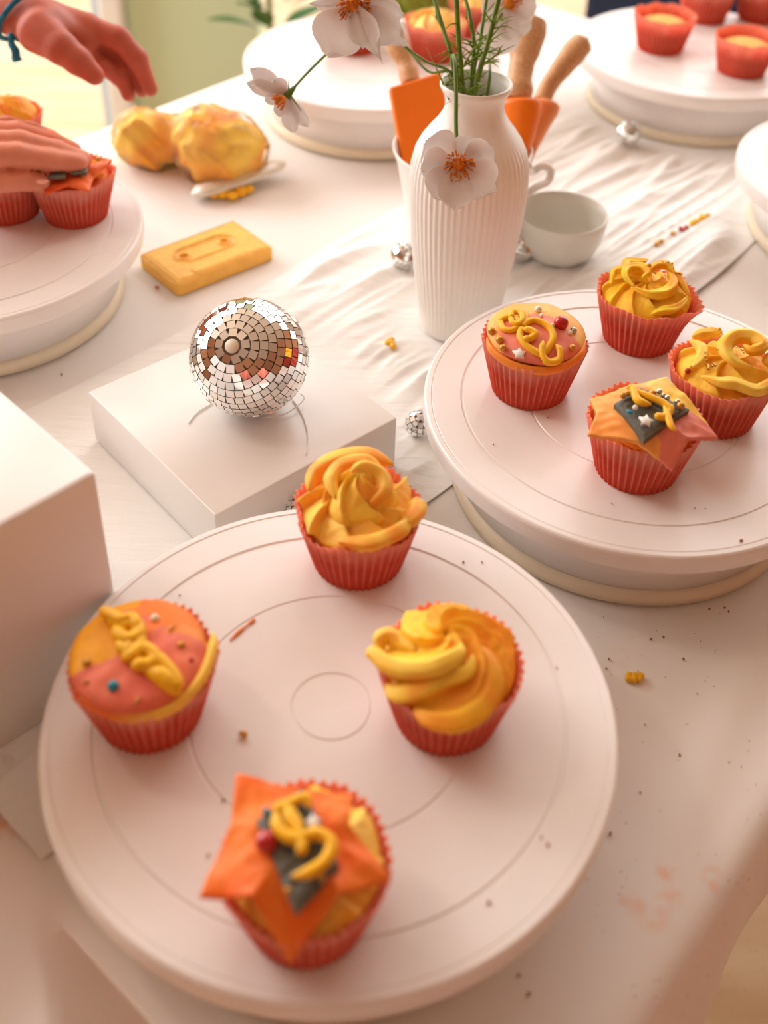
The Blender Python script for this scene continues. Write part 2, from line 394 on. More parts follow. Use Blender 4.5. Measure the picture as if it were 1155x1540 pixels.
def tablecloth():
    hem = 0.150; r = 0.011; s = 0.0075
    us = np.arange(U0-hem-0.02, U1+hem+0.021, s); vs = np.arange(V0-hem-0.02, V1+hem+0.021, s); V = []; idx = {}; Fc = []
    iu0, iu1, iv0, iv1 = U0+r, U1-r, V0+r, V1-r
    for i, u in enumerate(us):
        for j, v in enumerate(vs):
            qu, qv = min(max(u, iu0), iu1), min(max(v, iv0), iv1); du, dv = u-qu, v-qv; d = math.hypot(du, dv)
            x, y, _ = tuv(qu, qv, 0)
            if d < 1e-9:
                k = flatk(x, y)
                z = k*(0.0012*fnoise(u*9, v*9)+0.0010*fnoise(u*22, v*5, 3))
                # soft ironing ridges near the right edge
                z += k*0.0028*math.exp(-((v-0.075-0.10*(u-0.2)+0.01*math.sin(u*9))/0.012)**2)*sstep(0.15, .4, u)
                # fold line in the near left corner
                w = (u-0.150-0.06*(v-0.36)); z += 0.005*math.exp(-(w/0.006)**2)*sstep(0.26, 0.33, v)
                w = (u-0.185-0.1*(v-0.36)); z += 0.003*math.exp(-(w/0.012)**2)*sstep(0.26, 0.33, v)
                V.append((x, y, z))
            else:
                if d > hem+0.02: continue
                nu, nv = du/d, dv/d
                if d < r*math.pi/2: off = r*math.sin(d/r); z = -r*(1-math.cos(d/r))
                else: off = r; z = -r-(d-r*math.pi/2)
                dd = max(0, -z-0.004)
                tpos = qu*abs(nv)+qv*abs(nu)
                wob = 0.05*(0.5+0.5*math.sin(tpos*38+2*fnoise(tpos*6, 1)))*dd
                if nu < -0.5:
                    sh_ = 1.1*min(dd, .05); wob = -0.30*dd+(0.95*dd+0.004*math.sin(qv*60)*min(1, dd*30))*sstep(0.296-sh_, 0.312-sh_, qv)
                off += wob
                x, y, _ = tuv(qu+nu*off, qv+nv*off, 0); V.append((x, y, z))
            idx[(i, j)] = len(V)-1
    for i in range(len(us)-1):
        for j in range(len(vs)-1):
            q = [(i, j), (i+1, j), (i+1, j+1), (i, j+1)]
            if all(t in idx for t in q): Fc.append(tuple(idx[t] for t in q))
    o = mesh('tablecloth', V, Fc, M_cloth)
    tag(o, 'smooth white cotton tablecloth draped over the whole table edge, faintly stained orange', 'tablecloth')
tablecloth()
def runner():
    nu, nv = 330, 130; V = []; Fc = []; u0, u1 = 0.13, 1.335
    for i in range(nu+1):
        for j in range(nv+1):
            u = u0+(u1-u0)*i/nu
            va = 0.335+0.012*fnoise(u*5, 0.3)-0.02*sstep(0.3, .13, u); vb = 0.615+0.014*fnoise(u*4, 7.7)
            t = j/nv; v = va+(vb-va)*t
            x, y, _ = tuv(u, v, 0); k = flatk(x, y)
            r1 = abs(fnoise(u*3.0+0.4*fnoise(v*9, u*2), v*26, 1)); r2 = abs(fnoise(u*5.0, v*60+2*fnoise(u*3, v*5), 5)); r3 = fnoise(u*1.6, v*13, 9)
            e = min(t, 1-t)*8
            z = 0.0014+k*min(1, e+0.25)*(0.030*max(0, 0.30-r1)**1.3+0.016*max(0, 0.25-r2)**1.2+0.008*(r3+0.35))
            V.append((x, y, max(0.0012, z)))
    for i in range(nu):
        for j in range(nv):
            a = i*(nv+1)+j; Fc.append((a, a+nv+1, a+nv+2, a+1))
    tag(mesh('table_runner', V, Fc, M_gauze), 'crinkled white gauze runner laid diagonally under the vase and white plinth', 'runner')
runner()
# navy chair behind the far end of the table
c = tuv(1.67, 0.80, FZ)
ch = thing('dining_chair', 'dark navy upholstered chair behind the far table end', 'chair', c, rotz=TA)
mesh('backrest', *box((0.10, 0, 0.66), (0.05, 0.46, 0.44), 0.02), M_navy, ch)
mesh('seat', *box((-0.09, 0, 0.44), (0.40, 0.44, 0.09), 0.03), M_navy, ch)
for sx in (-0.26, 0.08):
    for sy in (-0.18, 0.18): mesh('leg', *box((sx, sy, 0.2), (0.03, 0.03, 0.4), 0.003), M_twood, ch, smooth=False)
# pot plants behind the far side
def pot_plant(px, y, label, s, seed):
    p = aty(px, 20, y); t = thing('potted_plant', label, 'plant', (p[0], y, FZ)); rr = random.Random(seed)
    mesh('pot', *lathe([(0, 0), (.07*s, 0), (.09*s, .16*s), (.1*s, .17*s), (.1*s, .19*s), (.085*s, .19*s), (.08*s, .16*s), (0, .16*s)], 32), M_pot, t)
    top = -FZ+p[2]+0.10
    for i in range(26):
        a = rr.uniform(0, 6.28); r = rr.uniform(0.04, 0.16)*s; z = rr.uniform(0.8, 1.0)*top; L = rr.uniform(0.06, 0.12)*s
        d = np.array([math.cos(a), math.sin(a), rr.uniform(0.4, 1.4)]); d /= np.linalg.norm(d); w = np.cross(d, [0, 0, 1]); w /= np.linalg.norm(w)
        b = np.array([math.cos(a)*r*0.3, math.sin(a)*r*0.3, z]); n_ = np.cross(w, d)
        f = lambda s_, t_: b+d*L*s_+w*(t_-.5)*L*0.42*math.sin(math.pi*min(1, s_**0.8))-n_*0.3*L*s_*s_
        mesh('leaf', *sheet(f, 6, 4, 0.001), M_dleaf, t)
    mesh('stem', *sweep([(0, 0, .15*s), (0.01, 0, top*.6), (0, 0.01, top)], .006, 6), M_stem, t)
pot_plant(402, 2.05, 'dark leafy potted plant left behind the back turntable', 1.0, 3)
pot_plant(610, 2.25, 'green potted plant far behind the flower stems', 1.1, 5)

# ------------------------------------------------------------------ turntables
ZT = 0.068
def turntable(cx, cy, label):
    t = thing('cake_turntable', label, 'turntable', (cx, cy, 0.0018), 'white cake turntables on the table')
    g = 0.0006
    z = ZT-0.0018
    prof = [(0, z-.006), (.0, z)]
    prof = [(0.0, z), (.0188, z), (.0192, z-g), (.0198, z-g), (.0202, z), (.0690, z), (.0695, z-g*.8), (.0703, z-g*.8), (.0708, z), (.1135, z), (.1139, z-g*1.2), (.1152, z-g*1.2), (.1157, z+.0002), (.1345, z+.0002), (.1350, z-.0002), (.1356, z+.0004), (.1385, z+.0003), (.1396, z-.0005), (.1402, z-.002), (.1404, z-.008), (.1398, z-.0125), (.1385, z-.0145), (.121, z-.0150), (.110, z-.013), (0.0, z-.013)]
    flat_by_angle(mesh('plate', *lathe(prof, 128), M_plate, t), 18)
    mesh('base_body', *lathe([(.0, z-.0135), (.106, z-.0135), (.108, z-.016), (.112, z-.034), (.1150, z-.0545), (0, z-.0545)], 96), M_plate, t)
    mesh('foot_ring', *lathe([(0, z-.0546), (.1160, z-.0546), (.1178, z-.0560), (.1186, z-.060), (.1182, z-.0652), (.1150, 0.0), (0, 0.0)], 96), M_foot, t)
turntable(-.0198, .351, 'front white cake turntable, nearest to the camera, holding four cupcakes')
turntable(.1681, .5975, 'white cake turntable right of the mirror ball, holding four cupcakes')
turntable(-.3402, .7956, 'white cake turntable at the left edge, under the pressing hand')
turntable(-.0226, 1.1901, 'white cake turntable behind the vase and the hanging left flower')
turntable(.3454, 1.2456, 'white cake turntable in the far right corner with unfrosted cupcakes')
turntable(.4635, .9474, 'empty white turntable cut off at the right edge')

# ------------------------------------------------------------------ plinths
def plinth(name, label, cat, corner, angle, size, h, z0, m=M_white, bev=0.0012):
    # corner = near top corner, box extends along the two directions
    t = np.array([math.cos(angle), math.sin(angle)]); s = np.array([-t[1], t[0]])
    c = np.array(corner[:2])+t*size[0]/2+s*size[1]/2
    tag(flat_by_angle(mesh(name, *box((0, 0, h/2), (size[0], size[1], h), bev), m, loc=(c[0], c[1], z0)), 30), label, cat).rotation_euler = (0, 0, angle)
a, b, c = at(130, 590, .046), at(323, 775, .046), at(597, 628, .046)
ang = math.atan2(c[1]-b[1], c[0]-b[0])
plinth('display_plinth', 'low flat square white plinth under the mirror ball', 'plinth', b, ang, (np.linalg.norm(c-b), np.linalg.norm(a-b)), .0435, .0025)
a, b, c = at(0, 585, .152), at(145, 710, .152), at(0, 790, .152)
# visible face runs from b towards c ; other top edge from b towards a
d1 = (a-b)[:2]; ang = math.atan2(d1[1], d1[0])
plinth('display_box', 'tall white cube box cut off at the left edge', 'box', b, ang, (.15, .15), .1495, .0025, bev=0.0025)

# ------------------------------------------------------------------ cupcakes
Y1, Y2, O1, O2, O3 = srgb(255, 205, 62), srgb(252, 222, 110), srgb(255, 166, 46), srgb(248, 130, 30), srgb(255, 184, 96)
PK, PK2, RO = srgb(232, 112, 92), srgb(240, 146, 122), srgb(232, 88, 32)
def mixc(a, b, t): t = min(1, max(0, t)); return tuple(a[i]*(1-t)+b[i]*t for i in range(3))
def wrapper(t, R=.034, rb=.0245, h=.040, n=44, flare=None, seed=0):
    seg = n*6; V = []; Fc = []; PC = []; zs = [0, .0006, .0006+.006, .014, .022, .030, .036, h]
    prof = [(rb*0.0, 0), (rb-.001, 0)]
    lay = []
    for li, off in ((0, 0.0), (1, -.0006)):
        rows = []
        for zi, z in enumerate(zs if li == 0 else zs[1:]):
            f = z/h; r0 = rb+(R-rb)*f**0.95; row = []
            for i in range(seg):
                a = 2*math.pi*i/seg; ph = math.cos(2*math.pi*(i % 6)/6)
                am = (.0007+.0006*f)*(ph if ph > 0 else ph*.6)
                w = .0008*f*f*fnoise(math.cos(a)*2+seed, math.sin(a)*2, 3)*4
                if flare: w += flare(a)*f**4
                r = r0+am+w+off; zz = z+(.0008*fnoise(math.cos(a)*3, math.sin(a)*3, seed+9)*3+0.0003*ph)*f**3
                row.append(len(V)); V.append((r*math.cos(a), r*math.sin(a), zz))
                gk = sstep(.60, .90, f+.10*fnoise(math.cos(a)*3, math.sin(a)*3, seed)); cc_ = mixc(srgb(240, 106, 78), srgb(255, 182, 160), gk)  # ungreased rim paler, pushed further to paint light coming through the paper
                PC.append(mixc(cc_, srgb(255, 196, 174), max(0, ph)**6*.6*min(1, f*3)))  # pleat ridges painted paler, as light glows through the folds
            rows.append(row)
        lay.append(rows)
    for rows, fl in ((lay[0], 0), (lay[1], 1)):
        for A, B in zip(rows, rows[1:]):
            for i in range(seg):
                j = (i+1) % seg; q = (A[i], A[j], B[j], B[i]); Fc.append(q[::-1] if fl else q)
    A, B = lay[0][-1], lay[1][-1]
    for i in range(seg): j = (i+1) % seg; Fc.append((A[i], A[j], B[j], B[i]))
    Fc.append(tuple(lay[0][0][::-1]))
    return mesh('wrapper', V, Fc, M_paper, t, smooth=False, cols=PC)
def sponge(t, z=.033, R=.0312, dome=.0, rb=.0238):
    prof = [(0, .001), (rb-.0012, .001)]+[(rb+(R-rb)*k/5-.0014, .001+(z-.001)*k/5) for k in range(1, 6)]
    prof += [((R-.0016)*math.cos(q), z+dome*math.sin(q)) for q in (0.3, 0.7, 1.1)]+[(0, z+dome)]
    mesh('sponge', *lathe(prof, 40), M_sponge, t)
class Frost:
    """height field of buttercream in local cupcake coordinates"""
    def __init__(s, R=.0325, z0=.0362, h=.020, n=9, tw=1.6, amp=.0045, seed=0, c=(0, 0), p=2.0, rag=.002, hole=.0, dirn=1):
        s.__dict__.update(locals())
    def z(s, x, y):
        r = math.hypot(x-s.c[0], y-s.c[1]); k = min(1, r/s.R)
        return s.z0+s.h*(1-k**s.p)-s.hole*math.exp(-(r/.0022)**2)
    def build(s, t, cf, nr=46, per=22):
        V = []; C = []; Fc = []; NA = s.n*per
        for j in range(nr+1):
            k = j/nr
            for i in range(NA):
                ph = i/per; fr = ph-math.floor(ph); blade = int(ph) % s.n
                a = 2*math.pi*(i/NA)+s.dirn*s.tw*(k**0.75)+s.seed
                sw = (fr**1.6)                       # saw: smooth rise, sharp drop
                if fr > 0.88: sw = (0.88**1.6)*(1-(fr-0.88)/0.12)
                jit = fnoise(blade*3.7+s.seed, k*2.0, s.seed*1.3)
                amp = s.amp*min(1, k*2.2+0.12)*(1+0.5*jit)*(1-.25*k)
                rad = s.R*k*(1+0.05*jit*k)+s.rag*sw*k*k*(1+jit)+.0008*fnoise(a*2, k*5, s.seed)
                x = s.c[0]*(1-k*0.9)+rad*math.cos(a); y = s.c[1]*(1-k*0.9)+rad*math.sin(a)
                z = s.z0+s.h*(1-k**s.p)+amp*(sw-.35)-s.hole*math.exp(-(rad/.0022)**2)+.0006*fnoise(x*300, y*300, s.seed)
                if k > .93: z -= (k-.93)/.07*.0035
                if z < .0405:
                    lim = .0245+.0095*(max(z, 0)/.04)**.95-.0022; rr_ = math.hypot(x, y)
                    if rr_ > lim: x *= lim/rr_; y *= lim/rr_
                V.append((x, y, z)); C.append(cf(x, y, sw, k, blade))
        for j in range(nr):
            for i in range(NA):
                i2 = (i+1) % NA; Fc.append((j*NA+i, (j+1)*NA+i, (j+1)*NA+i2, j*NA+i2))
        b = len(V); V.append((0, 0, s.z0-.006)); C.append(O1)
        for i in range(NA): Fc.append((b, nr*NA+(i+1) % NA, nr*NA+i))
        return mesh('frosting', V, Fc, M_icing, t, cols=C)
def cup_base(px, py, z=ZT+.0004): p = at(px, py, z); return np.array([p[0], p[1]+.0245, z])
def cupcake(px, py, label, group='orange and yellow cupcakes in coral paper cases', **kw):
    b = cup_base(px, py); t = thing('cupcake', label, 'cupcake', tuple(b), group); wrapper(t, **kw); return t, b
def loc_on(px, py, b, hf, off=0.0):
    z = b[2]+.045
    for _ in range(8):
        p = at(px, py, z); z = b[2]+hf(p[0]-b[0], p[1]-b[1])+off
    p = at(px, py, z); return np.array([p[0]-b[0], p[1]-b[1], z-b[2]])
def bead(t, p, r, m, name='bead', n=14): return mesh(name, *ball((p[0], p[1], p[2]+r*.6), r, n), m, t)
def star_outline(r, n=5, inner=.5, rot=0.0):
    return [((r if k % 2 == 0 else r*inner)*math.cos(rot+math.pi*k/n), (r if k % 2 == 0 else r*inner)*math.sin(rot+math.pi*k/n)) for k in range(2*n)]
def sugar_star(t, p, r=.0028, rot=0.3):
    o = mesh('star_sprinkle', *prism(star_outline(r, 5, .55, rot), 0, .0018, .0006), M_star, t, loc=(p[0], p[1], p[2])); o.rotation_euler = (.25, 0.05, 0)
def rod(t, p0, p1, r, m, name='sprinkle'):
    mesh(name, *sweep([p0, (np.array(p0)+np.array(p1))/2, p1], rope_r(r, .2), 8), m, t)
def rope(t, pts, r, b, hf, off=None, m=None, name='fondant_rope', taper=.12, k=7):
    P = []
    for q in pts:
        px, py = q[:2]; o = q[2] if len(q) > 2 else 0
        P.append(loc_on(px, py, b, hf, (r*.6 if off is None else off)+o))
    return mesh(name, *sweep(catmull(P, k), rope_r(r, taper), 10), m or M_rope, t)

# --- swirl cupcake on the front turntable (right)
def two_tone(seed, bias=0.0, yel=Y1, ora=O1):
    def f(x, y, sw, k, bl):
        n = fnoise(x*70+seed, y*70, seed)+0.6*fnoise(x*200, y*200, seed)
        w = 0.5+0.9*n+bias+0.25*(sw-.5)+0.30*math.sin(bl*2.4+seed)
        c = mixc(ora, yel, w); return mixc(c, Y2, max(0, sw-.7)*1.0)
    return f
t, b = cupcake(672, 1137, 'cupcake with smooth open spiral swirl, right on front turntable', seed=1)
sponge(t)
fr = Frost(R=.0335, h=.0185, n=7, tw=2.6, amp=.0095, seed=2.1, c=(-.003, .005), rag=.0015, hole=.005, p=1.9, dirn=-1)
def cC(x, y, sw, k, bl):
    w = 0.55-x*26+0.5*fnoise(x*60, y*60, 4)+.3*(sw-.5); return mixc(mixc(O1, Y1, w), Y2, (sw-.6)*1.2*(x < 0))
fr.build(t, cC)
def colour(o, c):
    a = o.data.color_attributes.new('col', 'FLOAT_COLOR', 'POINT'); n = len(o.data.vertices)
    if callable(c): arr = np.array([list(c(v.co))[:3]+[1] for v in o.data.vertices]).ravel()
    else: arr = (list(c)[:3]+[1])*n
    a.data.foreach_set('color', arr); return o
def rib(t, b, pts, r, c1, c2, flat=.7, lobes=3, star=.14, tw=1.5, e=.3):
    P = catmull([at(px, py, b[2]+z)-b for px, py, z in pts], 8)
    return colour(mesh('frosting_ribbon', *sweep(P, lambda s: r*min(1, math.sqrt(max(.02, min(s, 1-s)/e)))*(1+.10*fnoise(s*4, r*900)), 18, star=star, lobes=lobes, twist=tw, flat=flat), M_icing, t), lambda co: mixc(c1, c2, .5+2*fnoise(co.x*80, co.y*80, co.z*80)))
rib(t, b, [(560, 992, .042), (562, 984, .045), (585, 1003, .046), (620, 1010, .049), (660, 1003, .053), (690, 985, .0545), (694, 968, .055)], .0056, srgb(255, 216, 84), srgb(255, 200, 70))
rib(t, b, [(577, 980, .042), (572, 962, .046), (585, 956, .047), (600, 966, .046), (625, 978, .049)], .0042, srgb(255, 206, 80), srgb(255, 186, 76))
rib(t, b, [(580, 1030, .040), (598, 1044, .0405), (632, 1036, .044), (668, 1018, .048), (700, 1010, .050), (712, 985, .052)], .0050, srgb(255, 206, 70), srgb(255, 176, 60))
rib(t, b, [(622, 1068, .039), (650, 1083, .039), (690, 1083, .039), (722, 1062, .041), (738, 1030, .044), (733, 995, .048), (712, 968, .051)], .0056, srgb(255, 190, 50), srgb(255, 170, 50))
def drop(t, x, y, zmin=.03):
    from mathutils.bvhtree import BVHTree
    best = zmin
    for ch in t.children:
        if ch.type != 'MESH' or ch.name.startswith(('bead', 'gold')): continue
        bv = ch.get('_bv')
        k = BVHTree.FromPolygons([v.co for v in ch.data.vertices], [p.vertices for p in ch.data.polygons]) if ch.name not in _BV else _BV[ch.name]
        _BV[ch.name] = k; h = k.ray_cast(Vector((x, y, .2)), Vector((0, 0, -1)))
        if h[0] is not None and h[0].z > best: best = h[0].z
    return best
_BV = {}

# --- rosette cupcake at the back of front turntable
t, b = cupcake(536, 888, 'cupcake with ruffled rosette peak, at the back of front turntable', seed=2)
sponge(t)
Frost(R=.033, h=.010, n=8, tw=1.3, amp=.0085, seed=.4, rag=.003, p=2.6).build(t, two_tone(1, .1, srgb(255, 206, 84), srgb(255, 176, 70)))
f2 = Frost(R=.0185, z0=.045, h=.017, n=6, tw=1.8, amp=.0065, seed=1.7, c=(0, .001), rag=.003, p=1.5)
colour_two = two_tone(5, .25, srgb(255, 214, 84), srgb(255, 180, 74)); f2.build(t, colour_two, 30)
for pts, r in (([(-.012, -.008, .052), (-.015, .004, .055), (-.009, .013, .057), (.003, .015, .058), (.012, .010, .057)], .0042),
               ([(.006, -.012, .053), (.013, -.004, .055), (.011, .005, .058), (.002, .007, .061), (-.005, .002, .0615)], .0046),
               ([(-.028, .006, .044), (-.024, .018, .047), (-.012, .027, .049), (.004, .029, .050), (.018, .024, .049)], .0050),
               ([(.028, -.012, .044), (.020, -.023, .043), (.006, -.030, .042), (-.010, -.029, .042)], .0048),
               ([(.031, .004, .043), (.031, -.008, .044), (.024, -.018, .044)], .0050)):
    colour(mesh('frosting_ribbon', *sweep(catmull(pts, 8), rope_r(r, .25), 12, star=.16, lobes=4, twist=3.5, flat=.85), M_icing, t), lambda co: mixc(srgb(255, 200, 80), srgb(255, 166, 60), .5+2*fnoise(co.x*90, co.y*90, co.z*90)))
# --- two frosted cupcakes at the right of second turntable
t, b = cupcake(968, 538, 'cupcake with looped yellow ribbons and gold sugar, furthest back on right turntable', seed=3, flare=lambda a: .007*math.exp(-((a-5.75)/.33)**2))
sponge(t)
Frost(R=.0318, h=.011, n=10, tw=1.1, amp=.0055, seed=3.3, rag=.002, p=2.4, c=(0, 0)).build(t, two_tone(8, .5, srgb(253, 204, 44), srgb(252, 164, 36)))
cyel = lambda co: mixc(srgb(254, 212, 56), srgb(252, 176, 36), .35+2*fnoise(co.x*80, co.y*80, co.z*80))
for pts, r in (([(-.012, -.010, .050), (-.017, .000, .052), (-.013, .009, .053), (-.004, .009, .054), (-.001, .002, .054), (-.006, -.003, .053)], .0036),
               ([(-.014, -.009, .049), (-.002, -.016, .048), (.010, -.014, .049), (.016, -.004, .051), (.014, .008, .053)], .0044),
               ([(.0, .003, .053), (.006, .010, .055), (.014, .011, .055), (.018, .003, .053)], .0036),
               ([(-.026, .000, .045), (-.022, .012, .048), (-.014, .014, .050), (-.012, .022, .050), (-.002, .022, .051), (.004, .027, .050)], .0036),
               ([(.026, -.012, .045), (.016, -.024, .043), (.006, -.027, .042), (-.002, -.030, .041)], .0036),
               ([(.027, -.013, .045), (.022, .002, .049), (.019, .010, .052)], .0030)):
    colour(mesh('frosting_ribbon', *sweep(catmull(pts, 8), rope_r(r*.86, .35), 20, star=.22, lobes=4, twist=5, flat=.9), M_icing, t), cyel)
def sugar_grains(t, c, r, n, seed, z):
    rr = random.Random(seed); parts = []
    for i in range(n):
        a = rr.uniform(0, 6.28); q = r*math.sqrt(rr.random()); s = rr.uniform(.0006, .0013)
        gx_, gy_ = c[0]+q*math.cos(a), c[1]+q*math.sin(a)*.7; parts.append(box((gx_, gy_, drop(t, gx_, gy_)+s*.3), (s, s*1.2, s), 0, rr.uniform(0, 3)))
    o = mesh('gold_sugar', *join(parts), M_gold, t, smooth=False); o['kind'] = 'stuff'
sugar_grains(t, (.021, .012), .011, 60, 1, .0525)
for gx_, gy_ in ((-.008, .001), (.0, .007), (.009, .022)): bead(t, (gx_, gy_, drop(t, gx_, gy_)-.0004), .0016, M_gold)
t, b = cupcake(1085, 660, 'cupcake with loose curled yellow rosette, at the right picture edge', seed=4)
sponge(t)
Frost(R=.0312, h=.009, n=7, tw=1.0, amp=.006, seed=5.3, rag=.001, p=2.4, c=(0.003, 0)).build(t, two_tone(11, .45, srgb(252, 202, 60), srgb(252, 168, 40)))
for pts, r in (([(.012, -.013, .049), (.000, -.010, .052), (-.003, .000, .055), (.005, .009, .057), (.016, .009, .057), (.020, .001, .056), (.013, -.004, .056), (.008, .000, .057)], .0052),
               ([(-.022, .014, .050), (-.016, .004, .050), (-.019, -.006, .048), (-.024, -.010, .046)], .0040),
               ([(-.020, .016, .051), (-.010, .019, .052), (.000, .020, .053)], .0040),
               ([(-.020, -.018, .045), (-.010, -.024, .045), (.0, -.025, .045), (.012, -.028, .043), (.024, -.020, .044), (.031, -.010, .045)], .0044),
               ([(.020, -.008, .050), (.027, -.004, .050), (.030, .004, .048)], .005)):
    colour(mesh('frosting_ribbon', *sweep(catmull(pts, 8), rope_r(r*.95, .3), 16, star=.15, lobes=5, twist=4, flat=.9), M_icing, t), lambda co: mixc(srgb(255, 216, 90), srgb(252, 184, 50), .4+2*fnoise(co.x*80, co.y*80, co.z*80)))
sugar_grains(t, (.010, .021), .012, 60, 2, .053); sugar_grains(t, (-.012, -.004), .005, 18, 3, .0495)
bead(t, (-.0265, -.010, .0415), .0020, mat('berry_bit', srgb(170, 50, 20), .5), 'jam_bit')

# --- fondant disc cupcakes
def fondant_disc(t, R, hf, cf, c=(0, 0), th=.0022, wav=.0008, seed=0, tilt=(0, 0)):
    def top(a, k):
        an = 2*math.pi*a; r = R*k*(1+.03*fnoise(math.cos(an)*1.5+seed, math.sin(an)*1.5, seed)); x = c[0]+r*math.cos(an); y = c[1]+r*math.sin(an)
        e = max(0, k-.86)/.14
        return (x, y, hf(x, y)+wav*fnoise(x*120, y*120, seed)-e*e*.0022)
    V, Fc, C = sheet(top, 90, 22, th, True, lambda a, k, p: cf(p[0], p[1]))
    return mesh('fondant_disc', V, Fc, M_fond, t, cols=C)
# A: left on the front turntable
t, b = cupcake(212, 1134, 'cupcake topped with yellow and pink fondant disc and knotted braid, left on front turntable', seed=5)
sponge(t)
Frost(R=.0322, h=.008, n=6, tw=.5, amp=.003, seed=1, rag=.001, p=3).build(t, two_tone(3, .2, srgb(250, 200, 70), srgb(240, 120, 40)))
hA = lambda x, y: .0455+.0045*(1-((x+.001)**2+y*y)/.0324**2)-.05*(y+.003)*0-.03*x*0
def cA(x, y):
    n = .35*fnoise(x*90, y*90, 2)*.03
    d = (x*.72+y*.69)+n            # stripe axis
    if x+n < -.010 and y > -.016+(.4*(x+.03)): return srgb(244, 166, 14)
    if y > .012+n and x > -.01: return srgb(250, 128, 34)
    if x > .010 and y > .002+n: return mixc(PK, srgb(250, 150, 70), sstep(.004, .010, y+.0+n))
    return mixc(PK, srgb(236, 124, 86), .5+8*fnoise(x*60, y*60, 4)*.1)
fondant_disc(t, .0318, hA, cA, c=(-.0015, -.001), seed=4)
rope(t, [(160, 925), (175, 935), (190, 940), (205, 938), (209, 955), (193, 962), (180, 955), (172, 940)], .0036, b, hA)
rope(t, [(150, 917), (165, 924), (182, 932), (200, 930), (208, 948)], .0030, b, hA, off=.004)
rope(t, [(178, 958), (184, 975), (198, 978), (212, 968), (205, 955), (196, 962), (192, 980), (185, 995)], .0030, b, hA)
rope(t, [(183, 992), (200, 985), (215, 975), (232, 985), (230, 998), (212, 1000), (196, 1002)], .0034, b, hA)
rope(t, [(215, 1004), (232, 1012), (248, 1020), (262, 1035), (270, 1044)], .0048, b, hA, off=.001, taper=.4)
rope(t, [(232, 985), (248, 1000), (262, 1018), (268, 1040)], .0034, b, hA)
for q, r, m in (((171, 1035), .0026, M_teal), ((233, 933), .0022, M_pearl), ((131, 999), .0020, M_gold), ((273, 972), .0018, M_gold), ((288, 994), .0013, M_red)):
    bead(t, loc_on(*q, b, hA, -.0008), r, m)
for q0, q1 in (((200, 1061), (212, 1045)), ((122, 1027), (135, 1022)), ((253, 950), (263, 936))):
    rod(t, loc_on(*q0, b, hA, .0006), loc_on(*q1, b, hA, .0006), .0008, M_gold)
colour(mesh('frosting_lip', *sweep(catmull([(-.030, -.014, .041), (-.018, -.027, .0395), (0, -.0325, .039), (.018, -.0275, .0395), (.029, -.014, .042), (.0325, .002, .0435), (.0315, .012, .044)], 8), rope_r(.0026, .15), 10, flat=1.1), M_icing, t), lambda co: mixc(srgb(236, 110, 40), srgb(252, 200, 80), sstep(-.012, .012, co.x)))
# E: on the second turntable near the vase
t, b = cupcake(800, 617, 'cupcake with pink and peach fondant disc, chain and red ball, beside the vase', seed=6)
sponge(t)
Frost(R=.0322, h=.010, n=6, tw=.5, amp=.003, seed=2, rag=.001, p=3).build(t, two_tone(6, -.1, srgb(250, 180, 60), srgb(246, 136, 50)))
hE = lambda x, y: .0480+.0075*(1-(x*x+y*y)/.0325**2)+.03*y
def cE(x, y):
    n = 8*fnoise(x*45, y*45, 7)*.0012
    s1 = y*.75+x*.62+n       # pink swath on the near left
    if s1 < .0065 and (y*.9-x*.55+n) < .012 and x > -.024: return mixc(PK2, srgb(238, 120, 96), .4)
    return mixc(srgb(250, 190, 90), srgb(250, 168, 96), .5+6*fnoise(x*50, y*50, 1)*.12)
fondant_disc(t, .0322, hE, cE, seed=8)
colour(mesh('frosting_lip', *sweep(catmull([(-.032, -.004, .043), (-.029, -.016, .0415), (-.017, -.028, .0395), (0, -.033, .039), (.014, -.030, .040), (.027, -.020, .0425), (.032, -.006, .045)], 8), rope_r(.0022, .15), 10, flat=1.5), M_icing, t), srgb(246, 146, 50))
rope(t, [(752, 483), (757, 494), (768, 497), (779, 492), (778, 481), (768, 476), (756, 480), (752, 483)], .0021, b, hE, taper=.02)
rope(t, [(768, 478), (772, 469), (783, 470), (786, 480), (780, 487), (771, 485), (768, 478)], .0020, b, hE, off=.003, taper=.02)
rope(t, [(783, 470), (791, 473), (790, 483), (783, 490)], .0019, b, hE)
rope(t, [(786, 492), (782, 505), (790, 518), (803, 528), (816, 532), (825, 522), (832, 508), (828, 495), (815, 485), (801, 482), (790, 487), (786, 492)], .0024, b, hE, off=.0014, taper=.02)
rope(t, [(786, 495), (798, 497), (805, 503), (795, 510), (787, 507)], .0024, b, hE, off=.003)
rope(t, [(817, 512), (815, 525), (818, 538), (828, 545), (840, 542), (842, 528), (836, 518)], .0022, b, hE, off=.003)
rope(t, [(816, 541), (828, 545), (841, 541)], .0026, b, hE, off=.0014)
bead(t, loc_on(843, 491, b, hE, -.0005), .0048, M_red, 'red_sugar_ball', 20)
for q, r, m in (((739, 501), .0026, M_gold), ((751, 514), .0026, M_gold), ((756, 526), .0024, M_gold), ((860, 526), .0024, M_gold), ((862, 500), .0024, M_silv), ((857, 503), .0018, M_pearl), ((809, 468), .0025, M_pearl), ((830, 492), .0018, M_pearl), ((814, 476), .0014, M_pearl), ((819, 489), .0012, M_silv)):
    bead(t, loc_on(*q, b, hE, -.0004), r, m)
sugar_star(t, loc_on(781, 533, b, hE, -.0002), .0048)

